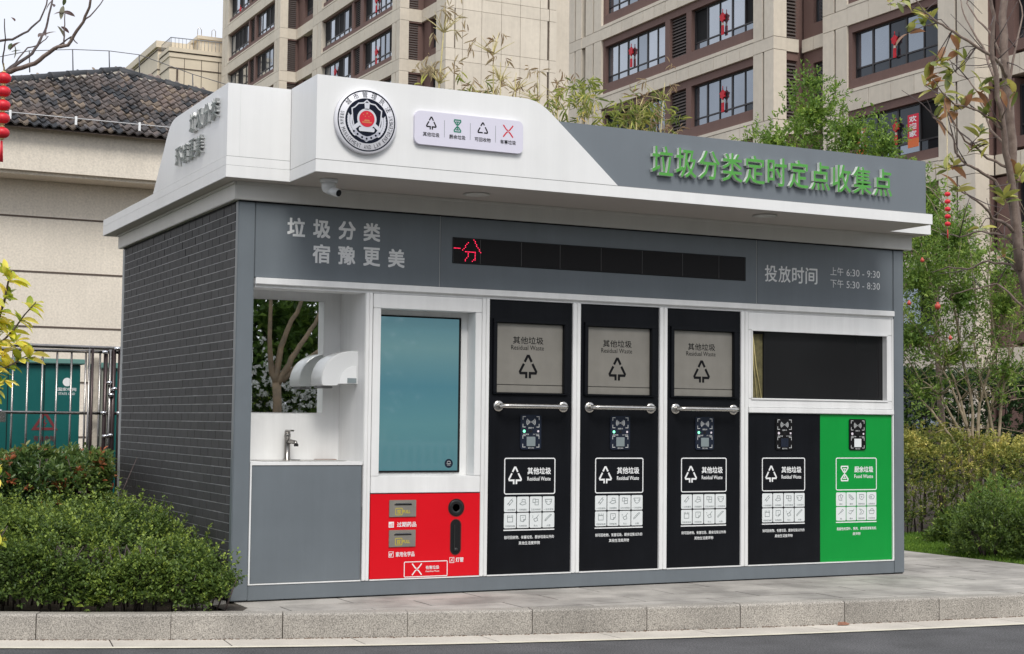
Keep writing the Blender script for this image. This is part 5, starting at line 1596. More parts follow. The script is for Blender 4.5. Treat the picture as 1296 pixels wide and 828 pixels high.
# weeds at the foot of the hedge
wd = thing('weed_plant', 'broad-leaved weed growing over the kerb below the hedge', 'plant', (-.95, -.05, 0))
C = np.array([[-.98, yk(-.98) + .14, .02], [-.90, yk(-.9) + .15, .03], [-1.04, yk(-1.04) + .15, .02], [-.85, yk(-.85) + .16, .03]])
P, D2, LL, WW, tt = shoots(C, np.array([[.2, -.3, .6]] * 4), 8, .05, .045, .032, tint=np.full(4, .75))
leaves_mesh('foliage', M['leaf_box'], P, D2, LL, WW, tt, wd)
wd2 = thing('weed_plant', 'thin upright weed with pale narrow leaves beside the grey corner post', 'plant', (-.07, -.03, 0))
C = np.array([[-.08, -.02, .0], [-.05, -.03, .02], [-.1, .0, .03]])
P, D2, LL, WW, tt = shoots(C, np.array([[.1, -.1, 1.], [.3, -.1, .8], [-.2, -.1, .9]]), 6, .15, .060, .018, tint=np.full(3, .95), spread=.8)
leaves_mesh('foliage', M['leaf_box'], P, D2, LL, WW, tt, wd2)

# ---- photinia hedge behind it -------------------------------------------------------
hp = thing('photinia_hedge', 'taller glossy hedge with coppery red new leaves in front of the steel fence', 'hedge', (-2.2, 2.7, 0))
n = 8200
x = RNG.uniform(-3.2, -.10, n); y = 1.95 + 1.5 * RNG.uniform(0, 1, n) ** 1.3
x = np.minimum(x, -2.8258 + (y + 9.5777) * .2085 + RNG.normal(0, .015, n))
top = .775 + .05 * lump(x, y, 1.1, .7) + .04 * lump(x, y, 3, 1.7)
z = np.where(y < 2.3, top * RNG.uniform(.35, 1, n), top * (1 - np.abs(RNG.normal(0, .07, n))))
C = np.stack([x, y, z], 1)
Dv = RNG.normal(0, .45, (n, 3)); Dv[:, 2] += .7; Dv[:, 1] -= .45
red = RNG.uniform(0, 1, n) < .075
tn = np.where(red, RNG.uniform(.72, 1.0, n), .27 + .09 * lump(x, y, 2.2, 1) + RNG.normal(0, .07, n))
P, D2, LL, WW, tt = shoots(C, Dv, 9, .085, .050, .021, tint=tn, tv=.06)
leaves_mesh('foliage', M['leaf_photinia'], P, D2, LL, WW, tt, hp, fold=.18)
b = MB()
for i in range(110):
    x_ = random.uniform(-4, -.2); y_ = random.uniform(2.0, 3.3)
    b.tube([(x_, y_, -.03), (x_ + random.uniform(-.1, .1), y_ - .03, .45), (x_ + random.uniform(-.15, .15), y_ - .05, .85)], [.010, .007, .003], 5)
b.build('stems', M['bark_dark'], hp)

# ---- big yellow-green leaved shrub at the left edge of the view -------------------------------------------------------
def big_leaf_plant(th, clusters, mtl, L0, W0, k0, k1, tints, spread=.9, name='leaf', bunch=.02):
    """each leaf its own part, sharing a few meshes"""
    metas = []
    for q in range(6):
        bm_ = []
        Lq = L0 * (0.75 + .1 * q); Wq = W0 * (0.8 + .08 * q)
        segs = 6; vs = []; fs = []
        for i in range(segs + 1):
            t = i / segs; w = Wq * .5 * (math.sin(math.pi * min(1, t * .93 + .04)) ** .8) * (1 if i not in (0, segs) else .08)
            zc = -Lq * (.10 + .05 * q) * t * t
            vs += [(t * Lq, -w, zc + w * .35), (t * Lq, 0, zc), (t * Lq, w, zc + w * .35)]
        for i in range(segs):
            for j in range(2): fs.append((i * 3 + j, i * 3 + j + 1, i * 3 + j + 4, i * 3 + j + 3))
        me = bpy.data.meshes.new(name); me.from_pydata(vs, [], fs)
        for p in me.polygons: p.use_smooth = True
        a_ = me.attributes.new('tint', 'FLOAT', 'FACE'); a_.data.foreach_set('value', [tints[q % len(tints)]] * len(fs))
        me.materials.append(mtl); me.update(); metas.append(me)
    cnt = 0
    for (c, d) in clusters:
        d = Vector(d).normalized()
        for i in range(random.randint(k0, k1)):
            r_ = Vector((random.gauss(0, 1), random.gauss(0, 1), random.gauss(0, 1)))
            r_ = (r_ - d * r_.dot(d)).normalized()
            dr = (d * random.uniform(.1, .8) + r_ * spread + Vector((0, 0, .15))).normalized()
            o = bpy.data.objects.new(name, random.choice(metas)); COL.objects.link(o); o.parent = th
            o.location = Vector(c) + d * random.uniform(-1, 1) * bunch - wloc(th)
            o.rotation_mode = 'QUATERNION'
            o.rotation_quaternion = dr.to_track_quat('X', 'Z') @ Matrix.Rotation(random.uniform(-.7, .7), 3, 'X').to_quaternion()
            cnt += 1
    return cnt
M['leaf_yellow'] = leaf_mat('yellow_green_big_leaves', [(0.07, 0.13, 0.015), (0.19, 0.26, 0.022), (0.42, 0.43, 0.05), (0.52, 0.42, 0.12)], 0.35, trans=.4)
ys = thing('broadleaf_shrub', 'yellow-green broad-leaved shrub leaning in from the left edge before the fence', 'shrub', (-1.66, .42, 0))
stems = [[(-1.66, 0.42, -.02), (-1.6, 0.35, 1.0), (-1.53, 0.29, 1.38), (-1.43, 0.22, 1.57), (-1.34, 0.18, 1.67), (-1.28, 0.14, 1.77), (-1.22, 0.1, 1.85)],
    [(-1.53, 0.29, 1.38), (-1.45, 0.23, 1.62), (-1.39, 0.19, 1.86), (-1.37, 0.17, 2.0), (-1.36, 0.14, 2.04)],
    [(-1.56, 0.32, 1.19), (-1.48, 0.26, 1.38), (-1.4, 0.22, 1.43), (-1.29, 0.16, 1.5), (-1.21, 0.12, 1.52)],
    [(-1.66, 0.40, .0), (-1.5, 0.23, 0.33), (-1.4, 0.18, 0.38), (-1.34, 0.13, 0.50)],
    [(-1.6, 0.35, 1.0), (-1.51, 0.23, 1.3), (-1.42, 0.19, 1.35)], [(-1.62, 0.36, .5), (-1.45, 0.18, .75), (-1.38, 0.15, .80)]]
for s in stems:
    b = MB(); b.tube(s, [.012 - .009 * i / (len(s) - 1) for i in range(len(s))], 6); b.build('stem', M['bark_dark'], ys)
cl = []
for (x, y, z) in [(-1.52, .27, 1.42), (-1.46, .24, 1.50), (-1.42, .22, 1.60), (-1.36, .19, 1.66), (-1.30, .15, 1.74), (-1.25, .12, 1.82), (-1.47, .24, 1.66), (-1.42, .2, 1.78), (-1.38, .18, 1.88), (-1.36, .16, 1.98), (-1.40, .18, 2.02),
                  (-1.5, .27, 1.36), (-1.42, .22, 1.42), (-1.36, .2, 1.46), (-1.30, .17, 1.49), (-1.24, .13, 1.52), (-1.45, .22, 1.32), (-1.38, .18, 1.36), (-1.48, .25, 1.72), (-1.47, .24, 1.86), (-1.5, .25, 1.56), (-1.33, .16, 1.60)]:
    cl.append(((x, y, z), (.5, -.3, .6)))
for (x, y, z) in [(-1.44, .18, .36), (-1.40, .17, .40), (-1.44, .17, .46), (-1.43, .16, .78), (-1.48, .2, .30)]: cl.append(((x, y, z), (.8, -.2, .25)))
for (x, y, z) in [(-1.52, .30, 1.30), (-1.46, .26, 1.36), (-1.50, .28, 1.24), (-1.44, .24, 1.28), (-1.54, .3, 1.50), (-1.52, .28, 1.62), (-1.40, .22, 1.52), (-1.43, .23, 1.72)]: cl.append(((x, y, z), (.4, -.5, .3)))
big_leaf_plant(ys, cl, M['leaf_yellow'], .092, .040, 8, 11, [.05, .35, .65, .2, .85, .5])

# ---- bare tree at the upper left with few leaves -------------------------------------------------------
def rough_tube(mb, pts, r0, r1, n=7, wob=.004):
    P = [Vector(p) for p in pts]
    out = []
    for i in range(len(P) - 1):
        for k in range(3):
            q = P[i].lerp(P[i + 1], k / 3)
            out.append(q + Vector((random.uniform(-wob, wob), random.uniform(-wob, wob), random.uniform(-wob, wob))) * (1 if k else .3))
    out.append(P[-1])
    m_ = len(out)
    mb.tube(out, [r0 + (r1 - r0) * (i / (m_ - 1)) ** .8 for i in range(m_)], n)
lt = thing('bare_tree', 'nearly bare tree reaching in at the top left with a few dark leaves', 'tree', (-1.6, .7, 0))
tl = {'t': [(-1.60, 0.76, -.03), (-1.59, 0.66, 1.29), (-1.61, 0.6, 2.27), (-1.59, 0.54, 2.97), (-1.53, 0.5, 3.19), (-1.42, 0.44, 3.28), (-1.38, 0.42, 3.31)],
'm': [(-1.38, 0.42, 3.31), (-1.34, 0.36, 3.32), (-1.24, 0.27, 3.35), (-1.17, 0.19, 3.41), (-1.13, 0.14, 3.44), (-1.08, 0.07, 3.44), (-1.04, 0.01, 3.52), (-1.01, -0.04, 3.57), (-0.99, -0.1, 3.65), (-0.98, -0.15, 3.78)],
's': [(-1.01, -.04, 3.57), (-0.95, 0.02, 3.64), (-0.87, 0.06, 3.76)],
'b2': [(-1.38, 0.42, 3.31), (-1.31, 0.43, 3.38), (-1.23, 0.45, 3.45), (-1.18, 0.47, 3.55), (-1.14, 0.5, 3.64), (-1.11, 0.53, 3.78), (-1.09, 0.57, 3.91)],
'b3': [(-1.59, .54, 2.97), (-1.56, 0.5, 3.45), (-1.43, 0.46, 3.51), (-1.35, 0.46, 3.53), (-1.26, 0.45, 3.59), (-1.19, 0.45, 3.67), (-1.15, 0.46, 3.78), (-1.14, 0.48, 3.88)],
'b4': [(-1.42, 0.44, 3.29), (-1.33, 0.47, 3.38), (-1.25, 0.51, 3.5), (-1.17, 0.55, 3.54), (-1.11, 0.6, 3.61)],
'b4b': [(-1.10, 0.10, 3.44), (-1.09, 0.16, 3.55), (-1.08, 0.2, 3.68)], 'b5': [(-1.4, 0.43, 3.3), (-1.42, 0.36, 3.4), (-1.42, 0.27, 3.48), (-1.44, 0.2, 3.59)], 'b6': [(-1.13, 0.14, 3.44), (-1.06, 0.09, 3.50), (-1.02, 0.08, 3.46)]}
for k, p in tl.items():
    r0, r1 = {'t': (.05, .020), 'm': (.017, .007), 'b2': (.013, .005), 'b3': (.011, .004)}.get(k, (.006, .003))
    b = MB(); rough_tube(b, p, r0, r1); b.build('trunk' if k == 't' else 'branch', M['bark_dark'] if k != 'm' else M['bark'], lt)
M['leaf_tl'] = leaf_mat('dark_evergreen_leaves', [(0.03, 0.06, 0.02), (0.07, 0.05, 0.05), (0.05, 0.035, 0.045), (0.12, 0.14, 0.10)], .3)
cl = [((x, y, z), (random.uniform(-.6, .8), -.3, random.uniform(-.6, .3))) for x, y, z in [(-1.39, 0.4, 3.66), (-1.36, 0.4, 3.49), (-1.37, 0.41, 3.44), (-1.17, 0.29, 3.60), (-1.14, 0.27, 3.67), (-1.08, 0.24, 3.68), (-1.1, 0.26, 3.60), (-1.19, 0.31, 3.54), (-1.05, 0.12, 3.48), (-1.08, 0.24, 3.73), (-1.15, 0.27, 3.74), (-1.10, .25, 3.78), (-1.12, .4, 3.8)]]
big_leaf_plant(lt, cl, M['leaf_tl'], .085, .030, 1, 2, [.05, .4, .7, .95, .3, .6], name='leaf')

# ---- magnolia at the right edge -------------------------------------------------------
mg = thing('magnolia_tree', 'sparse broad-leaved tree with bare grey-brown limbs at the right edge', 'tree', (6.99, .31, 0))
MG = {
'T1': [(7.32, 0.2, -.03), (7.28, 0.2, 1.03), (7.16, 0.24, 1.84), (6.97, 0.28, 2.55), (6.9, 0.3, 3.12), (6.89, 0.29, 3.6), (6.86, 0.3, 4.08), (6.83, 0.32, 4.43), (6.83, 0.33, 4.7), (6.88, 0.31, 5.05)],
'T2': [(6.93, 0.27, 2.5), (6.79, 0.19, 3.22), (6.69, 0.17, 3.48), (6.61, 0.12, 3.75), (6.52, 0.08, 4.0), (6.43, 0.04, 4.32), (6.4, -0.02, 4.57), (6.3, -0.05, 4.81)],
'B2': [(6.85, 0.3, 4.15), (6.62, 0.18, 4.26), (6.4, 0.19, 4.35), (6.15, 0.21, 4.46), (5.99, 0.2, 4.51), (5.83, 0.18, 4.57), (5.69, 0.15, 4.67)],
'B3': [(6.52, 0.08, 4.0), (6.66, 0.36, 4.37), (6.63, 0.47, 4.57), (6.62, 0.58, 4.75), (6.64, 0.66, 4.95)],
'B4': [(6.84, 0.31, 4.3), (6.72, 0.37, 4.56), (6.73, 0.52, 4.69), (6.75, 0.67, 4.88), (6.83, 0.79, 5.02)],
'B5': [(6.63, 0.13, 3.66), (6.56, 0.2, 3.76), (6.38, 0.16, 3.8), (6.12, 0.15, 3.82), (5.94, 0.1, 3.89), (5.78, 0.04, 3.98)],
'B6': [(6.91, 0.28, 3.0), (6.62, 0.22, 3.24), (6.4, 0.19, 3.31), (6.24, 0.14, 3.33), (6.07, 0.09, 3.41), (5.97, 0.01, 3.52), (5.81, -0.04, 3.6), (5.66, -0.1, 3.63)],
'B7': [(6.89, 0.29, 3.48), (6.78, 0.37, 3.66), (6.79, 0.49, 3.83), (6.81, 0.59, 4.06), (6.8, 0.72, 4.22), (6.79, 0.86, 4.31)],
'B8': [(6.74, 0.18, 3.35), (6.58, 0.26, 3.43), (6.39, 0.26, 3.53), (6.24, 0.24, 3.63), (6.1, 0.21, 3.78), (6.02, 0.15, 3.9)],
'B9': [(6.92, 0.28, 2.80), (6.69, 0.18, 2.87), (6.49, 0.12, 2.9), (6.31, 0.05, 2.99), (6.1, -0.01, 3.05), (5.93, -0.08, 3.07)],
'B10': [(6.93, 0.28, 2.70), (6.86, 0.37, 2.8), (6.76, 0.53, 2.85), (6.66, 0.69, 2.81), (6.58, 0.84, 2.85)],
'B11': [(7.08, 0.26, 2.1), (6.9, 0.35, 2.31), (6.86, 0.45, 2.39), (6.78, 0.57, 2.36), (6.62, 0.74, 2.31)],
'B12': [(7.0, 0.27, 2.4), (6.93, 0.35, 2.55), (6.82, 0.51, 2.59), (6.74, 0.67, 2.53), (6.65, 0.82, 2.56), (6.6, 0.96, 2.52)],
'B13': [(6.86, 0.3, 4.05), (6.94, 0.29, 4.43), (7.1, 0.37, 4.75), (7.19, 0.5, 5.0)]}
for k, p in MG.items():
    r0, r1 = {'T1': (.058, .030), 'T2': (.036, .012), 'B2': (.018, .005), 'B6': (.016, .005), 'B9': (.019, .005)}.get(k, (.013, .004))
    b = MB(); rough_tube(b, p, r0, r1, 8, .010); b.build('trunk' if k[0] == 'T' else 'branch', M['bark'], mg)
LC = [(5.84, 0.63, 4.75), (6.08, 0.51, 4.58), (5.98, 0.55, 4.5), (6.14, 0.46, 4.61), (6.35, 0.36, 4.36), (6.4, 0.33, 4.27), (6.15, 0.45, 4.23), (6.2, 0.41, 4.25), (6.29, 0.36, 4.15), (6.25, 0.37, 4.11), (6.07, 0.46, 4.04), (6.12, 0.42, 4.01), (6.39, 0.28, 3.9), (6.28, 0.33, 3.82), (6.14, 0.39, 3.76), (6.49, 0.21, 3.77), (6.58, 0.14, 4.01), (6.51, 0.18, 3.82), (6.7, 0.06, 3.97), (6.44, 0.2, 3.61), (6.38, 0.23, 3.48), (6.49, 0.16, 3.53), (6.23, 0.29, 3.34), (6.17, 0.31, 3.31), (6.6, 0.1, 3.08), (6.61, 0.09, 3.02), (6.61, 0.11, 2.58), (6.41, 0.18, 2.81), (5.84, 0.34, 4.63), (5.74, 0.37, 4.69), (6.09, 0.24, 3.87), (6.21, 0.17, 3.79)]
allp = [Vector(q) for p in MG.values() for q in p]
b = MB()
for c in LC:
    c = Vector(c); q = min(allp, key=lambda t: (t - c).length)
    mid = q.lerp(c, .5) + Vector((0, 0, random.uniform(-.04, .06)))
    b.tube([q, mid, c], [.006, .004, .003], 5)
for i in range(46):
    q = random.choice(allp)
    if q.z < 2.2: continue
    d = Vector((random.uniform(-1, .3), random.uniform(-.5, .5), random.uniform(-.3, 1))).normalized()
    L_ = random.uniform(.15, .45)
    b.tube([q, q + d * L_ * .5 + Vector((0, 0, random.uniform(-.03, .03))), q + d * L_], [.006, .004, .002], 5)
tag(b.build('twigs', M['bark_dark'], mg), kind='stuff')
M['leaf_mag'] = leaf_mat('magnolia_leaves', [(0.045, 0.075, 0.018), (0.10, 0.14, 0.03), (0.21, 0.23, 0.05), (0.16, 0.09, 0.04), (0.10, 0.055, 0.03)], .3, trans=.25, spec=.6)
cl = [(c, (random.uniform(-.8, .4), random.uniform(-.5, .2), random.uniform(-.2, .8))) for c in LC + [(6.45, .2, 4.0), (5.93, -.08, 3.07), (6.02, .15, 3.9), (6.9, .2, 3.25), (6.85, .2, 3.3)]]
big_leaf_plant(mg, cl, M['leaf_mag'], .140, .056, 4, 7, [.2, .45, .1, .5, .35, .85], bunch=.03)

# ---- leafy crowns -------------------------------------------------------
def crown(parent, blobs, mtl, n_shoots, k, slen, L, W_, tint0=.45, seed=0, name='crown', up=.5, shell=.35):
    """blobs: (x, y, z, rx, ry, rz, weight)"""
    w = np.array([b_[6] for b_ in blobs]); w = w / w.sum()
    idx = RNG.choice(len(blobs), n_shoots, p=w)
    B = np.array(blobs)[idx]
    d = nrm(RNG.normal(0, 1, (n_shoots, 3)))
    r = (1 - np.abs(RNG.normal(0, shell, n_shoots))).clip(.05, 1.08)
    r = r * (1 + .16 * lump(d[:, 0] * 2 + B[:, 0], d[:, 2] * 2 + B[:, 2], 1.2, seed))
    C = B[:, :3] + d * B[:, 3:6] * r[:, None]
    Dv = d + RNG.normal(0, .5, (n_shoots, 3)); Dv[:, 2] += up
    tn = tint0 + .12 * lump(C[:, 0] * 1.5, C[:, 2] * 1.5, 1.5, seed) + RNG.normal(0, .09, n_shoots)
    P, D2, LL, WW, tt = shoots(C, Dv, k, slen, L, W_, tint=tn, tv=.09)
    return leaves_mesh(name, mtl, P, D2, LL, WW, tt, parent)

def skeleton(parent, base, tips, r0, mtl, name='trunk', n=7, wob=.02):
    b = MB()
    base = Vector(base)
    for t in tips:
        t = Vector(t); mid = base.lerp(t, .5) + Vector((random.uniform(-.1, .1), random.uniform(-.1, .1), .05))
        rough_tube(b, [base, base.lerp(mid, .5) + Vector((random.uniform(-.03, .03), random.uniform(-.03, .03), 0)), mid, mid.lerp(t, .5), t], r0, r0 * .16, n, wob)
    return b.build(name, mtl, parent)

# rounded green tree behind the sign
os_ = thing('round_green_tree', 'small bright green tree rising behind the grey sign board', 'tree', (9.6, 6.3, 0))
sk_tips = [(8.9, 6.7, 4.7), (9.2, 6.5, 5.3), (9.55, 6.3, 5.6), (9.8, 6.2, 5.3), (10.1, 6.1, 5.0), (10.4, 5.9, 4.6), (9.4, 6.4, 4.9), (9.9, 6.2, 4.6)]
b = MB(); rough_tube(b, [(9.7, 6.3, -.03), (9.68, 6.28, 1.5), (9.66, 6.3, 2.9)], .07, .045, 8, .02); b.build('trunk', M['bark'], os_)
skeleton(os_, (9.66, 6.3, 2.85), sk_tips, .03, M['bark'], 'limbs')
crown(os_, [(9.45, 6.35, 5.12, .46, .5, .50, 1.2), (9.0, 6.6, 4.72, .40, .4, .33, .9), (9.9, 6.15, 4.85, .48, .45, .42, 1.0), (10.28, 5.95, 4.72, .33, .35, .33, .6), (9.5, 6.35, 4.5, .75, .6, .35, 1.1), (9.42, 6.35, 5.52, .20, .25, .2, .25), (10.25, 6, 4.35, .5, .4, .35, .7)], M['leaf_bright'], 1250, 9, .15, .056, .022, .40, 1, shell=.85)
# tree just right of the sign's end
og = thing('slender_green_tree', 'loose green tree between the sign end and the beige column', 'tree', (9.9, 4.6, 0))
b = MB(); rough_tube(b, [(10.0, 4.6, -.03), (9.95, 4.6, 1.6), (9.9, 4.6, 2.8)], .05, .03, 8, .02); b.build('trunk', M['bark'], og)
skeleton(og, (9.9, 4.6, 2.7), [(9.5, 4.8, 4.1), (9.9, 4.6, 4.3), (10.2, 4.5, 3.8), (9.6, 4.7, 3.5), (10.1, 4.5, 3.3)], .02, M['bark'], 'limbs')
crown(og, [(9.55, 4.75, 3.95, .42, .4, .38, 1), (9.85, 4.6, 3.55, .40, .4, .36, .9), (10.1, 4.55, 3.15, .40, .4, .3, .7), (9.6, 4.75, 3.3, .35, .35, .4, .6)], M['leaf_bright'], 1250, 8, .12, .052, .022, .42, 2, shell=.5)

# pomegranate shrub with many stems
pm = thing('pomegranate_shrub', 'many-stemmed loose shrub with a few red fruits right of the kiosk', 'shrub', (9.3, 3.3, 0))
PS = [[(9.36, 3.39, .0), (9.34, 3.4, 0.88), (9.28, 3.41, 1.12), (9.17, 3.45, 1.42), (9.02, 3.5, 1.76), (8.86, 3.56, 2.02), (8.62, 3.67, 2.15)],
[(9.36, 3.38, 0), (9.33, 3.41, 0.88), (9.25, 3.42, 1.25), (9.15, 3.45, 1.59), (9.06, 3.47, 1.85), (8.96, 3.49, 2.37), (8.78, 3.53, 2.97)],
[(9.38, 3.38, 0), (9.36, 3.39, 0.88), (9.29, 3.38, 1.51), (9.17, 3.41, 2.02), (9.07, 3.42, 2.54), (9.01, 3.41, 3.24), (8.96, 3.41, 3.58)],
[(9.5, 3.32, 0), (9.56, 3.29, 0.89), (9.48, 3.3, 1.33), (9.38, 3.33, 1.68), (9.3, 3.34, 2.11), (9.31, 3.3, 2.55), (9.2, 3.31, 3.24)],
[(9.35, 3.4, 0), (9.21, 3.46, 0.88), (8.92, 3.58, 1.33), (8.68, 3.68, 1.59), (8.56, 3.73, 1.76)],
[(9.52, 3.3, 0), (9.58, 3.28, 0.89), (9.6, 3.23, 1.51), (9.64, 3.19, 1.77), (9.67, 3.15, 2.2), (9.69, 3.11, 2.55)],
[(9.36, 3.4, 0), (9.29, 3.42, 0.9), (9.18, 3.46, 1.16), (8.99, 3.53, 1.5), (8.79, 3.62, 1.67), (8.6, 3.69, 2.02)],
[(9.42, 3.37, 0), (9.37, 3.38, 0.88), (9.39, 3.34, 1.42), (9.52, 3.23, 2.03), (9.42, 3.24, 2.72), (9.43, 3.19, 3.24)],
[(9.40, 3.37, 0), (9.45, 3.38, 0.9), (9.55, 3.3, 1.5), (9.78, 3.2, 2.1), (9.9, 3.1, 2.7), (10.0, 3.1, 3.2)]]
for s in PS:
    b = MB(); rough_tube(b, s, random.uniform(.020, .030), .005, 7, .012); b.build('stem', M['bark_pale'], pm)
b = MB(); allp = [Vector(q) for s in PS for q in s[2:]]
for i in range(170):
    q = random.choice(allp); d = Vector((random.uniform(-1, 1), random.uniform(-.6, .6), random.uniform(-.1, 1.2))).normalized(); L_ = random.uniform(.25, .8)
    b.tube([q, q + d * L_ * .5 + Vector((0, 0, .03)), q + d * L_ + Vector((0, 0, -.04))], [.006, .004, .002], 4)
tag(b.build('twigs', M['bark_pale'], pm), kind='stuff')
crown(pm, [(8.75, 3.6, 2.75, .50, .4, .55, 1.0), (9.2, 3.4, 2.55, .50, .4, .6, 1.0), (9.6, 3.2, 2.45, .45, .4, .65, .9), (8.7, 3.65, 2.1, .35, .35, .35, .8), (9.1, 3.4, 3.2, .45, .35, .35, .5), (9.75, 3.1, 3.0, .4, .35, .35, .45), (9.65, 3.2, 1.75, .42, .35, .35, .4), (9.1, 3.45, 1.9, .3, .3, .35, .35), (8.85, 3.6, 1.5, .35, .3, .25, .25)],
      M['leaf_pom'], 2700, 8, .13, .042, .015, .45, 3, shell=.75)
for (x, y, z) in ((8.38, 2.88, 2.41), (8.11, 3.01, 2.44), (8.22, 2.93, 2.89), (8.75, 3.1, 2.1)):
    b = MB(); r = .032 if z == 2.41 else .022
    b.lathe([(r * .3, -r), (r * .8, -r * .6), (r, 0), (r * .8, r * .6), (r * .35, r * .95), (r * .45, r * 1.4), (r * .2, r * 1.2)], (x, y, z), n=12)
    b.build('fruit', mat('red_fruit_skin', (0.50, 0.07, 0.045), .45, var=.2, scale=40), pm)

# dark evergreen hedge behind, in two lengths
for (lab, x0, x1, y0, h, nn) in (('dense dark green hedge behind the many-stemmed shrub', 8.6, 15.5, 6.8, 1.75, 5200),):
    th = thing('dark_hedge', lab, 'hedge', ((x0 + x1) / 2, y0, 0))
    x = RNG.uniform(x0, x1, nn); y = y0 - (x - x0) * .35 + RNG.uniform(0, .9, nn) ; top = h + .10 * lump(x, y, .9)
    z = np.where(RNG.uniform(0, 1, nn) < .7, top * RNG.uniform(.25, 1, nn), top)
    yy2 = y0 - (x - x0) * .35 + np.where(z < top * .96, np.abs(RNG.normal(0, .12, nn)), RNG.uniform(0, .9, nn))
    C = np.stack([x, yy2, z], 1); Dv = RNG.normal(0, .5, (nn, 3)); Dv[:, 1] -= .7; Dv[:, 2] += .3
    P, D2, LL, WW, tt = shoots(C, Dv, 9, .12, .060, .026, tint=.45 + .15 * lump(x, z, 1.6, 1), tv=.12)
    leaves_mesh('foliage', M['leaf_dark'], P, D2, LL, WW, tt, th)
    b = MB(); b.box(x0 + .3, x0 + .4, y0 + .5, y0 + .6, -.03, h * .9)
    for i in range(26):
        xx = x0 + .2 + i * (x1 - x0 - .4) / 25; b.tube([(xx, y0 - (xx - x0) * .35 + .3, -.03), (xx + .03, y0 - (xx - x0) * .35 + .3, h * .9)], [.02, .006], 5)
    b.build('stems', M['bark_dark'], th)
# variegated hedge
vh = thing('variegated_hedge', 'waist-high hedge of small yellow-green leaves beyond the lawn on the right', 'hedge', (9.8, 3.4, 0))
nn = 8200
u = RNG.uniform(0, 1, nn); s = RNG.uniform(0, 1, nn)
x = 8.05 + 4.6 * u; yb_ = 3.75 - (x - 8.05) * .42
topz = .95 + .10 * lump(x, s * 1.2, 1.2, .4) + .07 * lump(x, s, 2.7, 2.2)
yb_ = yb_ + .10 * lump(x, s * 1.5, 1.6, 3.3) + .05 * lump(x, s * 2.5, 3.5, 1)
isf = RNG.uniform(0, 1, nn) < .62
z = np.where(isf, topz * RNG.uniform(.10, 1.0, nn), topz + RNG.normal(0, .02, nn)); y = np.where(isf, yb_ - .10 * np.sin(z / .98 * 3.1) + RNG.normal(0, .05, nn), yb_ + RNG.uniform(0, .8, nn))
C = np.stack([x, y, z], 1); Dv = RNG.normal(0, .5, (nn, 3)); Dv[:, 1] -= .55; Dv[:, 2] += .55
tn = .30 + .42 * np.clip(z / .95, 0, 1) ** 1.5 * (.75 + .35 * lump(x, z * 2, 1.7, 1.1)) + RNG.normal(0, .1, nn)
P, D2, LL, WW, tt = shoots(C, Dv, 9, .07, .026, .015, tint=tn, tv=.10)
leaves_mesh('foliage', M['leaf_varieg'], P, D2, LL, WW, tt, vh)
b = MB()
for i in range(90):
    xx = random.uniform(8.1, 12.4); y_ = 3.75 - (xx - 8.05) * .42 + random.uniform(.05, .5)
    b.tube([(xx, y_, -.03), (xx + random.uniform(-.1, .1), y_, .5), (xx + random.uniform(-.15, .15), y_, .9)], [.009, .006, .003], 4)
b.build('stems', M['bark_dark'], vh)
# mixed low shrubs at the right corner of the pavement
def low_shrub(name, label, c, r, h, mtl, ns, L, W_, tint, k=9, seed=0, up=.8, slen=.08):
    th = thing(name, label, 'shrub', (c[0], c[1], 0))
    d = nrm(RNG.normal(0, 1, (ns, 3))); d[:, 2] = np.abs(d[:, 2])
    C = np.stack([c[0] + d[:, 0] * r[0] * RNG.uniform(.6, 1.05, ns), c[1] + d[:, 1] * r[1] * RNG.uniform(.6, 1.05, ns), h * (d[:, 2] * RNG.uniform(.6, 1.1, ns) + .03)], 1)
    Dv = d + RNG.normal(0, .4, (ns, 3)); Dv[:, 2] += up
    P, D2, LL, WW, tt = shoots(C, Dv, k, slen, L, W_, tint=tint + RNG.normal(0, .1, ns), tv=.1)
    leaves_mesh('foliage', mtl, P, D2, LL, WW, tt, th)
    b = MB()
    for i in range(16):
        a = random.uniform(0, 6.28); q = random.uniform(.1, .8)
        b.tube([(c[0] + .05 * math.cos(a), c[1] + .05 * math.sin(a), -.02), (c[0] + r[0] * q * math.cos(a), c[1] + r[1] * q * math.sin(a), h * .8)], [.008, .003], 4)
    b.build('stems', M['bark_dark'], th)
    return th
low_shrub('low_shrub', 'low dark green shrub at the grass edge beside the pavement', (7.22, .95), (.24, .40), .44, M['leaf_box'], 620, .030, .014, .45)
low_shrub('low_shrub', 'feathery green shrub with rusty tips behind the low one at right', (7.65, 1.25), (.45, .45), .60, M['leaf_pom'], 800, .032, .010, .42)
low_shrub('low_shrub', 'dark green shrub cut by the right picture edge', (7.6, .45), (.45, .4), .64, M['leaf_box'], 800, .034, .017, .42)
low_shrub('red_leaf_shrub', 'rust-red leaved low shrub at the bottom right corner', (7.32, .22), (.20, .20), .30, M['leaf_red'], 240, .032, .014, .6)
low_shrub('low_shrub', 'small glossy green shrub at the hedge foot above the lawn', (8.35, 2.35), (.5, .35), .30, M['leaf_box'], 420, .045, .022, .5)
lt2 = thing('strap_leaf_plant', 'plant with long arching pale green strap leaves among the right shrubs', 'plant', (7.5, .8, 0))
C = np.repeat(np.array([[7.5, .85, .30], [7.35, .6, .30], [7.6, .55, .45]]), 9, 0); n = len(C)
Dv = RNG.normal(0, .5, (n, 3)); Dv[:, 2] = RNG.uniform(.5, 1.2, n)
leaves_mesh('foliage', M['leaf_bright'], C, Dv, RNG.uniform(.16, .30, n), np.full(n, .007), RNG.uniform(.3, .8, n), lt2, fold=.2, droop=.55)
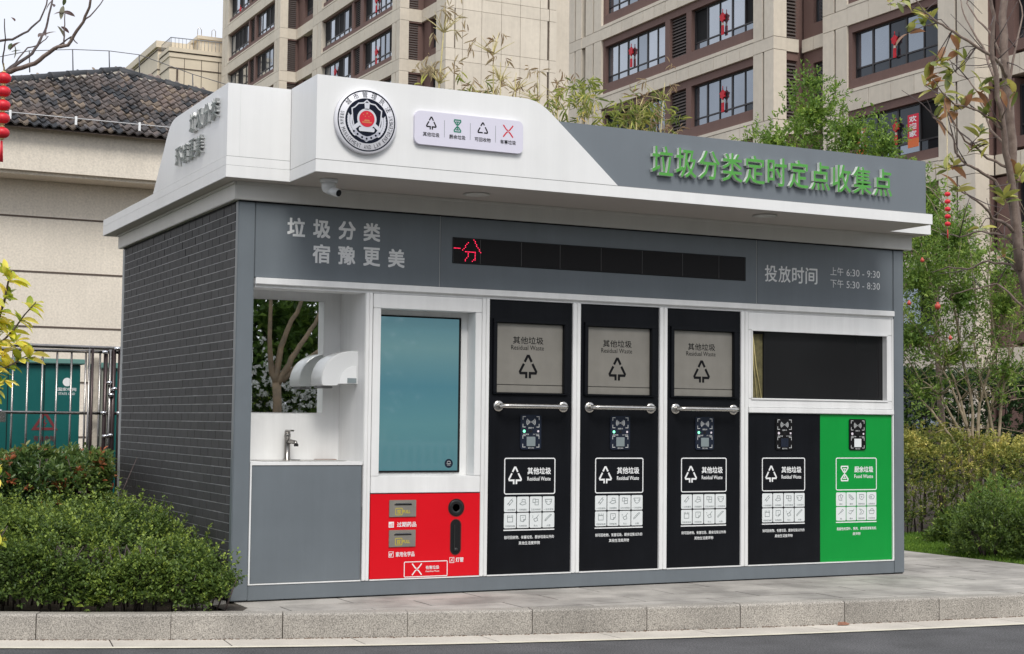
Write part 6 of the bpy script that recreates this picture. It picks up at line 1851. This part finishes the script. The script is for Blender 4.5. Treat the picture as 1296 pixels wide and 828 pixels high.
# lawn
lw = sheet('lawn', [(6.98, -1.35), (7.0, 3.9), (6.9, 4.4), (8.0, 4.4), (8.3, 3.6), (12, 1.9), (12, -1.6)], -.022, mat('lawn_soil', (0.04, 0.065, 0.018), .95, var=.3, scale=8, coord='World'))
n = 26000
x = RNG.uniform(6.98, 9.2, n); y = RNG.uniform(-.2, 3.9, n)
ok = (y < 3.9 - (x - 7.8).clip(0) * .5)
C = np.stack([x, y, np.full(n, -.02)], 1)[ok]; n = len(C)
Dv = RNG.normal(0, .45, (n, 3)); Dv[:, 2] = 1
tag(leaves_mesh('grass', M['grassm'], C, Dv, RNG.uniform(.03, .065, n), np.full(n, .006), .45 + .25 * lump(C[:, 0], C[:, 1], 1.5) + RNG.normal(0, .15, n), fold=.1, droop=.3), kind='stuff')

# ---- bamboo behind the kiosk roof -------------------------------------------------------
def bamboo(label, x, y, h, nleaf, mtl, bend=(0, 0), culms=3, z0=2.9, Ls=.11, tint=.45, spreadxy=.16, tw=24, fat=1.0):
    th = thing('bamboo_plant', label, 'bamboo', (x, y, 0))
    b = MB(); cp = []
    for i in range(culms):
        dx, dy = random.gauss(0, spreadxy * .5), random.gauss(0, spreadxy * .3); hh = h * random.uniform(.86, 1.0) if i else h
        pts = [(x + dx * t * 1.5 + bend[0] * t ** 2.2, y + dy * t + bend[1] * t ** 2.2, -.03 + hh * t) for t in (0, .25, .5, .65, .8, .92, 1)]
        b.tube(pts, [.013 * fat, .012 * fat, .010 * fat, .009 * fat, .007 * fat, .005 * fat, .003], 6)
        for j in range(tw):
            t = random.uniform(.5, 1); k = int(t * 6 * .999); a = Vector(pts[min(5, k)]).lerp(Vector(pts[min(6, k + 1)]), .5)
            d = Vector((random.uniform(-1, 1), random.uniform(-.6, .6), random.uniform(.2, 1.1))).normalized() * random.uniform(.12, .32)
            b.tube([a, a + d * .5, a + d + Vector((0, 0, -.02))], [.004 * fat, .003 * fat, .002], 4); cp.append(a + d)
    b.build('culm', M['bamboo_dry'], th)
    C = np.array([[p.x, p.y, p.z] for p in cp])
    C = C[RNG.integers(0, len(C), nleaf)] + RNG.normal(0, .06, (nleaf, 3))
    Dv = RNG.normal(0, .6, (nleaf, 3)); Dv[:, 2] -= .2
    P, D2, LL, WW, tt = shoots(C, Dv, 5, .07, Ls, Ls * .11, tint=np.full(nleaf, tint) + RNG.normal(0, .12, nleaf), nup=-.2, spread=.7)
    leaves_mesh('leaves', mtl, P, D2, LL, WW, tt, th, droop=.25)
bamboo('thin dry bamboo stalk standing before the dark louvres left of the gable', 3.27, 5.05, 5.45, 34, M['leaf_dry'], (.02, 0), 1, tw=34, Ls=.11, tint=.75, fat=1.7)
bamboo('small green bamboo tuft peeping over the white roof edge', 2.98, 5.2, 4.30, 26, M['leaf_bamboo'], culms=2, tint=.4)
bamboo('green bamboo spray left before the blank gable wall', 3.66, 4.9, 4.62, 230, M['leaf_bamboo'], (.1, 0), 5, spreadxy=.5, tint=.35)
bamboo('tall dry feathery bamboo in front of the blank gable', 4.12, 4.6, 5.15, 60, M['leaf_dry'], (0, 0), 3, tw=40, Ls=.10, fat=1.4, spreadxy=.3)
bamboo('pale dry bamboo tips right of the tall one', 4.50, 4.5, 4.75, 50, M['leaf_dry'], (.12, 0), 3, tw=30, Ls=.09, fat=1.3)
bamboo('leafy green bamboo above the slope of the white sign', 4.80, 4.4, 4.68, 330, M['leaf_bamboo'], (0, 0), 6, spreadxy=.45, tint=.35)
bamboo('second leafy bamboo over the start of the grey sign', 5.18, 4.2, 4.55, 330, M['leaf_bamboo'], (.05, 0), 6, spreadxy=.5, tint=.3)
bamboo('dry reddish bamboo plume before the brown windows', 5.42, 4.05, 4.75, 50, M['leaf_dry'], (.1, 0), 2, tw=30, Ls=.09, tint=.3, fat=1.3)

# ---- planting on the other side of the road, seen only as reflections -------------------------------------------------------
def far_tree(name, label, base, trunk_paths, r0, blobs, mtl, ns, L, W_, tint, bark, k=7, group=None, cat='tree'):
    th = thing(name, label, cat, base, group)
    for p in trunk_paths:
        b = MB(); rough_tube(b, p, r0 if p is trunk_paths[0] else r0 * .75, r0 * .3 if p is not trunk_paths[0] else r0 * .85, 9, .02); b.build('trunk', bark, th)
    crown(th, blobs, mtl, ns, k, .2, L, W_, tint, base[0])
    return th
bx, by = 5.08, -13.9
far_tree('myrtle_tree', 'smooth forked trunk seen in the niche mirror', (bx, by, 0),
    [[(bx, by, -.05), (bx + .02, by, .8), (bx, by, 1.75)],
     [(bx, by, 1.7), (bx - .10, by, 2.0), (bx - .16, by + .1, 2.5), (bx - .10, by, 3.6)],
     [(bx, by, 1.72), (bx + .04, by, 2.2), (bx + .16, by, 2.6), (bx + .40, by, 3.1), (bx + .7, by, 4)],
     [(bx, by, 1.70), (bx + .18, by + .1, 2.05), (bx + .34, by + .1, 2.35), (bx + .65, by, 2.75), (bx + .9, by, 3.3)],
     [(bx + .08, by, 1.78), (bx + .35, by + .1, 2.05), (bx + .7, by + .1, 2.3), (bx + 1.2, by, 2.6)]], .085,
    [(bx, by, 4.6, 1.6, 1.4, .9, 1), (bx - 1.3, by, 4.2, .9, .9, .7, .5), (bx + 1.3, by, 4.2, .9, .9, .7, .5)], M['leaf_bright'], 900, .09, .035, .35, M['bark_trunk'])
for i, (x, y, r, h) in enumerate([(-14, -18, 2.6, 5.5), (-9, -17.5, 2.4, 6.5), (-4, -18, 2.6, 6), (0.5, -17.5, 2.4, 6.4), (5, -17.2, 2.2, 6.0), (9.5, -17.5, 2.4, 6.5), (14, -17.5, 2.6, 6), (19, -18, 2.6, 6.8), (24, -18, 2.6, 6.4)]):
    th = far_tree('evergreen_tree', 'dark round evergreen across the road, only seen in reflections', (x, y, 0), [[(x, y, -.05), (x, y, 1.2), (x, y, h * .5)]], .12,
             [(x, y, h * .55, r, r * .8, h * .48, 1), (x + r * .4, y, h * .3, r * .9, r * .7, h * .3, .7)], M['leaf_bright' if -1 < x < 11 else 'leaf_dark'], 3200 if -1 < x < 11 else 1300, .17, .085, .18 if -1 < x < 11 else .5, M['bark_dark'], 6, 'evergreens across the road')
fh = thing('flowering_hedge', 'dark hedge with white flowers across the road seen in the mirror', 'hedge', (5, -15, 0))
nn = 4200
x = RNG.uniform(-2, 12, nn); z = RNG.uniform(0, 1, nn) * (1.9 + .3 * lump(x, x * 0, .8)); y = -14.9 - RNG.uniform(0, .6, nn)
P, D2, LL, WW, tt = shoots(np.stack([x, y, z], 1), RNG.normal(0, .6, (nn, 3)) + [0, .6, .3], 8, .14, .08, .035, tint=np.full(nn, .55), tv=.3)
leaves_mesh('foliage', M['leaf_box'], P, D2, LL, WW, tt - .25, fh)
nn = 330
x = RNG.uniform(4.2, 6.4, nn); z = 1.75 + .35 * lump(x, x * .3, 1.1) + RNG.normal(0, .3, nn); y = -14.75 - RNG.uniform(0, .3, nn)
M['petal'] = leaf_mat('white_petals', [(.6, .6, .58), (.8, .8, .78)], .6, raw=True)
P, D2, LL, WW, tt = shoots(np.stack([x, y, z], 1), RNG.normal(0, .6, (nn, 3)) + [0, .8, .3], 5, .05, .06, .045, tint=np.full(nn, .5), tv=.3)
leaves_mesh('flowers', M['petal'], P, D2, LL, WW, tt, fh)

rl = thing('roadside_railing', 'pale low railing across the road, only seen mirrored in the screen', 'railing', (4, -13.6, 0))
M['palerail'] = mat('pale_rail_paint', (.55, .56, .55), .5)
for z in (.78, .42): piece('rail', M['palerail'], rl, -3, 11, -13.63, -13.58, z - .03, z + .03)
for i in range(94): piece('baluster', M['palerail'], rl, -2.95 + i * .15, -2.90 + i * .15, -13.625, -13.585, 0, .75)
# ------------------------------------------------------------------ fence, cabinets, lanterns, ornaments
FN = thing('steel_fence', 'stainless steel tube fence with gate posts left of the kiosk', 'fence', (0, 6, 0))
b = MB()
for z, r in ((1.805, .016), (1.195, .015)):
    b2 = MB(); b2.tube([(-2.2, 6, z), (.62, 6, z)], r, 8); b2.build('rail', M['darksteel'], FN)
b2 = MB(); b2.tube([(-2.2, 6.06, 1.86), (1.6, 6.06, 1.84)], .020, 8); b2.build('rail', M['darksteel'], FN)
for i in range(20):
    x = -2.1 + i * .1385
    if x > .50: break
    b = MB(); b.tube([(x, 6, .1), (x, 6, 1.80)], .0105, 7); b.build('fence_bar', M['darksteel'], FN)
M['ebony'] = mat('dark_tube_shade', (0.05, 0.035, 0.035), .3, metal=.6)
for x, r, m_ in ((.285, .012, 'darksteel'), (.315, .014, 'ebony'), (.445, .022, 'ebony'), (.49, .018, 'darksteel'), (.525, .022, 'ebony'), (.585, .020, 'ebony'), (.30 - .9, .026, 'ebony')):
    b = MB(); b.tube([(x, 5.98, 0), (x, 5.98, 1.83)], r, 9); b.build('gate_post', M[m_], FN)
b = MB(); b.box(.345, .425, 6.10, 6.12, 0, 1.75); b.build('gate_plate', M['render'], FN)
for x, z in ((.43, 1.80), (.55, 1.84), (.48, 1.50), (.53, 1.44), (.50, 1.38), (.43, 1.20), (.58, 1.20), (.50, .98), (.45, .97), (-.62, 1.2), (-.56, 1.205)):
    b = MB(); r = .032
    b.lathe([(.004, -r * .6), (r * .8, -r * .45), (r, 0), (r * .8, r * .45), (.004, r * .6)], (x, 5.955, z), n=12); b.build('clamp_cap', M['chrome'], FN)
b = MB(); b.cbox(-.60, -.50, 5.93, 5.96, 1.10, 1.20, .004); b.build('lock_case', M['steel'], FN)

M['teal'] = mat('teal_enamel', (0.004, 0.105, 0.098), .4, var=.06, scale=3, streak=.06)
M['tealcap'] = mat('pale_green_cap', (0.12, 0.26, 0.23), .5)
CB = thing('utility_cabinet', 'teal metal utility cabinet with a red triangle behind the fence bars', 'cabinet', (0, 7.3, 0))
b = MB(); b.cbox(-.62, .40, 7.0, 7.6, 0, 1.70, .006); b.build('cabinet_body', M['teal'], CB)
b = MB(); b.cbox(-.66, .44, 6.94, 7.65, 1.705, 1.76, .01); b.build('cabinet_cap', M['tealcap'], CB)
for x in (-.33, .035): piece('door_gap', M['dark'], CB, x - .004, x + .004, 6.994, 6.9995, .05, 1.68)
f7 = front(6.998)
b = MB(); stroke(b, [(-.06, 1.03), (.05, 1.20), (.16, 1.03)], .028, f7, closed=True, lift=.001); stroke(b, [(.055, 1.13), (.04, 1.09), (.065, 1.09), (.045, 1.055)], .010, f7, lift=.001)
b.build('warning_triangle', mat('dull_red_print', (.16, .02, .025), .6), CB)
b = MB(); put_text(b, '有电危险', f7, -.06, .16, .90, .96, .01, lift=.001); b.build('warning_text', mat('dull_red_text', (.13, .02, .025), .6), CB)
b = MB(); disc(b, .265, 1.52, .045, f7, lift=.001); b.build('round_logo', M['inkw'], CB)
b = MB(); put_text(b, '国家电网', f7, .17, .36, 1.425, 1.462, .01, lift=.001); put_text(b, 'STATE GRID', f7, .18, .35, 1.385, 1.41, .01, lift=.001); b.build('logo_text', M['inkw'], CB)
b = MB(); poly(b, [(-.13, .60), (.12, .60), (.12, .80), (-.13, .80)], f7, lift=.001); b.build('yellow_notice', mat('ochre_notice', (.42, .27, .07), .6), CB)
b = MB()
for k in range(5): poly(b, [(-.11, .63 + k * .033), (.10 - .05 * (k % 2), .63 + k * .033), (.10 - .05 * (k % 2), .642 + k * .033), (-.11, .642 + k * .033)], f7, lift=.002)
b.build('notice_lines', mat('brown_print', (.12, .06, .02), .6), CB)
b = MB(); b.lathe([(.018, 0), (.018, -.02), (.01, -.03)], (-.42, 6.998, 1.44), 'Y', n=12); b.build('door_knob', M['chrome'], CB)
C2 = thing('utility_cabinet', 'narrow teal cabinet with grey vented side beside the kiosk wall', 'cabinet', (.9, 7.3, 0))
b = MB(); b.cbox(.72, 1.5, 6.9, 7.5, 0, 1.66, .006); b.build('cabinet_body', M['teal'], C2)
b = MB(); b.cbox(.58, 1.56, 6.86, 7.56, 1.665, 1.73, .012); b.build('cabinet_cap', M['tealcap'], C2)
b = MB(); b.box(.60, .715, 6.895, 7.49, 0, 1.66); sd = b.build('side_panel', mat('putty_panel', (.24, .25, .21), .6, var=.1), C2)
b = MB()
for r in range(7):
    for c in range(2): b.box(.625 + c * .04, .648 + c * .04, 6.888, 6.8945, 1.12 + r * .035, 1.134 + r * .035); b.box(.625 + c * .04, .648 + c * .04, 6.888, 6.8945, .62 + r * .035, .634 + r * .035)
tag(b.build('vent_slots', M['dark'], sd), kind='stuff')

# lantern strings
M['lantern'] = mat('red_lantern_silk', (0.66, 0.015, 0.03), .45, var=.06, scale=30)
M['gold'] = mat('gold_trim', (.60, .48, .22), .35, metal=.4)
def lantern_string(label, pts_z, x, y, ztop, r, tail, group=None):
    th = thing('lantern_string', label, 'lanterns', (x, y, ztop), group)
    b = MB(); b.tube([(x, y, ztop), (x, y, tail[0])], .002, 5); b.build('cord', M['gold'], th)
    for z in pts_z:
        b = MB()
        prof = [(r * .25, -r * .72)] + [(r * math.cos(a) ** .8, r * .72 * math.sin(a)) for a in [(-75 + 15 * i) * math.pi / 180 for i in range(11)]] + [(r * .25, r * .72)]
        n = 20
        b.lathe(prof, (x, y, z), n=n)
        la = b.build('lantern', M['lantern'], th)
        b = MB(); b.lathe([(r * .30, -r * .74), (r * .34, -r * .84), (r * .2, -r * .95)], (x, y, z), n=12); b.lathe([(r * .2, r * .95), (r * .34, r * .84), (r * .30, r * .74)], (x, y, z), n=12); b.build('gold_collar', M['gold'], la)
    b = MB()
    for k in range(9):
        a = k * .7; q = r * .22
        b.tube([(x + q * .4 * math.cos(a), y + q * .4 * math.sin(a), tail[0]), (x + q * math.cos(a), y + q * math.sin(a), tail[1])], r * .05, 4)
    b.build('tassel', M['lantern'], th)
lantern_string('string of five red lanterns hanging from the bare tree at the left edge', [3.228, 3.145, 3.06, 2.98, 2.89], -1.43, .23, 3.32, .046, (2.84, 2.71))
lantern_string('string of five small red lanterns hanging right of the sign board', [3.015, 2.955, 2.895, 2.835, 2.775], 5.79, -.12, 3.7, .024, (2.73, 2.66))
b = MB(); b.tube([(5.79, -.12, 3.69), (6.02, .05, 3.62), (6.1, .1, 3.41)], .003, 5); b.build('hanging_wire', M['bark_dark'], [o for o in bpy.data.objects if o.name.startswith('lantern_string')][-1])

# red knots hung in the windows
M['knot'] = mat('red_knot_cord', (.55, .006, .02), .6, bump=.5, bscale=60)
def knot(label, x, y, z, s, group='red knot ornaments in the apartment windows'):
    s *= .62
    th = thing('window_ornament', label, 'ornament', (x, y, z), group)
    b = MB(); f_ = lambda u, v, d: (x - d, y - u, z + v)
    sq = [(0, .36 * s), (.13 * s, .25 * s), (.30 * s, .16 * s), (.20 * s, 0), (.24 * s, -.12 * s), (.10 * s, -.16 * s), (0, -.30 * s), (-.10 * s, -.16 * s), (-.24 * s, -.12 * s), (-.20 * s, 0), (-.30 * s, .16 * s), (-.13 * s, .25 * s)]
    b.prism(sq, f_, 0, .10 * s); b.build('knot_body', M['knot'], th)
    b = MB(); b.tube([(x - .05 * s, y, z + .36 * s), (x - .05 * s, y, z + .58 * s)], .03 * s, 5); b.build('hanger', M['knot'], th)
    b = MB(); b.prism([(-.06 * s, -.30 * s), (.06 * s, -.30 * s), (.06 * s, -.46 * s), (-.06 * s, -.46 * s)], f_, .01 * s, .09 * s); b.build('bead', mat('pale_bead', (.6, .5, .4), .5), th)
    b = MB()
    for q in (-.06, .06): b.prism([((q - .05) * s, -.46 * s), ((q + .05) * s, -.46 * s), ((q + .06) * s, -1.05 * s), ((q - .06) * s, -1.05 * s)], f_, .02 * s, .08 * s)
    b.build('tassel', M['knot'], th)
knot('red knot in the six-light window above the grey sign, left one', 29.07, 43.64, 16.14, .95)
knot('red knot in the upper window just left of the stone column', 29.07, 37.14, 16.03, .95)
knot('red knot in the lower window nearest the stone column', 29.07, 37.12, 13.16, .95)
knot('red knot in the wide right-hand window behind the branches', 30.14, 28.97, 13.54, .85)
knot('red knot half hidden by leaves beside the red banner', 30.14, 28.92, 10.7, .85)
knot('tiny dark red knot in the far top left window of the tall block', 28.88, 98.36, 30.73, 1.1)
knot('tiny red knot at the top edge in the far block', 29.92, 74.1, 25.73, 1.1)
knot('tiny red knot in the far block just above the white sign', 29.92, 73.97, 22.59, 1.1)
knot('tiny dark knot low in the far block, touching the white roof edge', 29.92, 80.92, 22.81, 1.1)
def banner(label, y0, y1, z0, z1, txt):
    th = thing('red_banner', label, 'banner', (29.75, y0, z0))
    f_ = lambda u, v, d: (29.78 - d, -u, v)
    b = MB(); b.box(29.78, 29.80, y0, y1, z0 + .28, z1); b.build('cloth', mat('banner_red', (.62, .01, .04), .6), th)
    b = MB(); b.box(29.78, 29.80, y0, y1, z0, z0 + .279); b.build('fringe', mat('banner_orange', (.65, .14, .03), .6), th)
    b = MB(); n = len(txt); h = (z1 - z0 - .34) / n
    for k, c in enumerate(txt): put_text(b, c, f_, -y1 + .07, -y0 - .07, z1 - .03 - (k + 1) * h + .02, z1 - .03 - k * h - .02, .02, lift=.003)
    b.build('characters', M['inkw'], th)
banner('bright red vertical banner with white characters in the right window', 27.50, 27.98, 9.86, 10.90, '欢迎家')
banner('red vertical banner mostly hidden behind the green tree', 30.0, 30.45, 9.9, 10.85, '欢迎家')
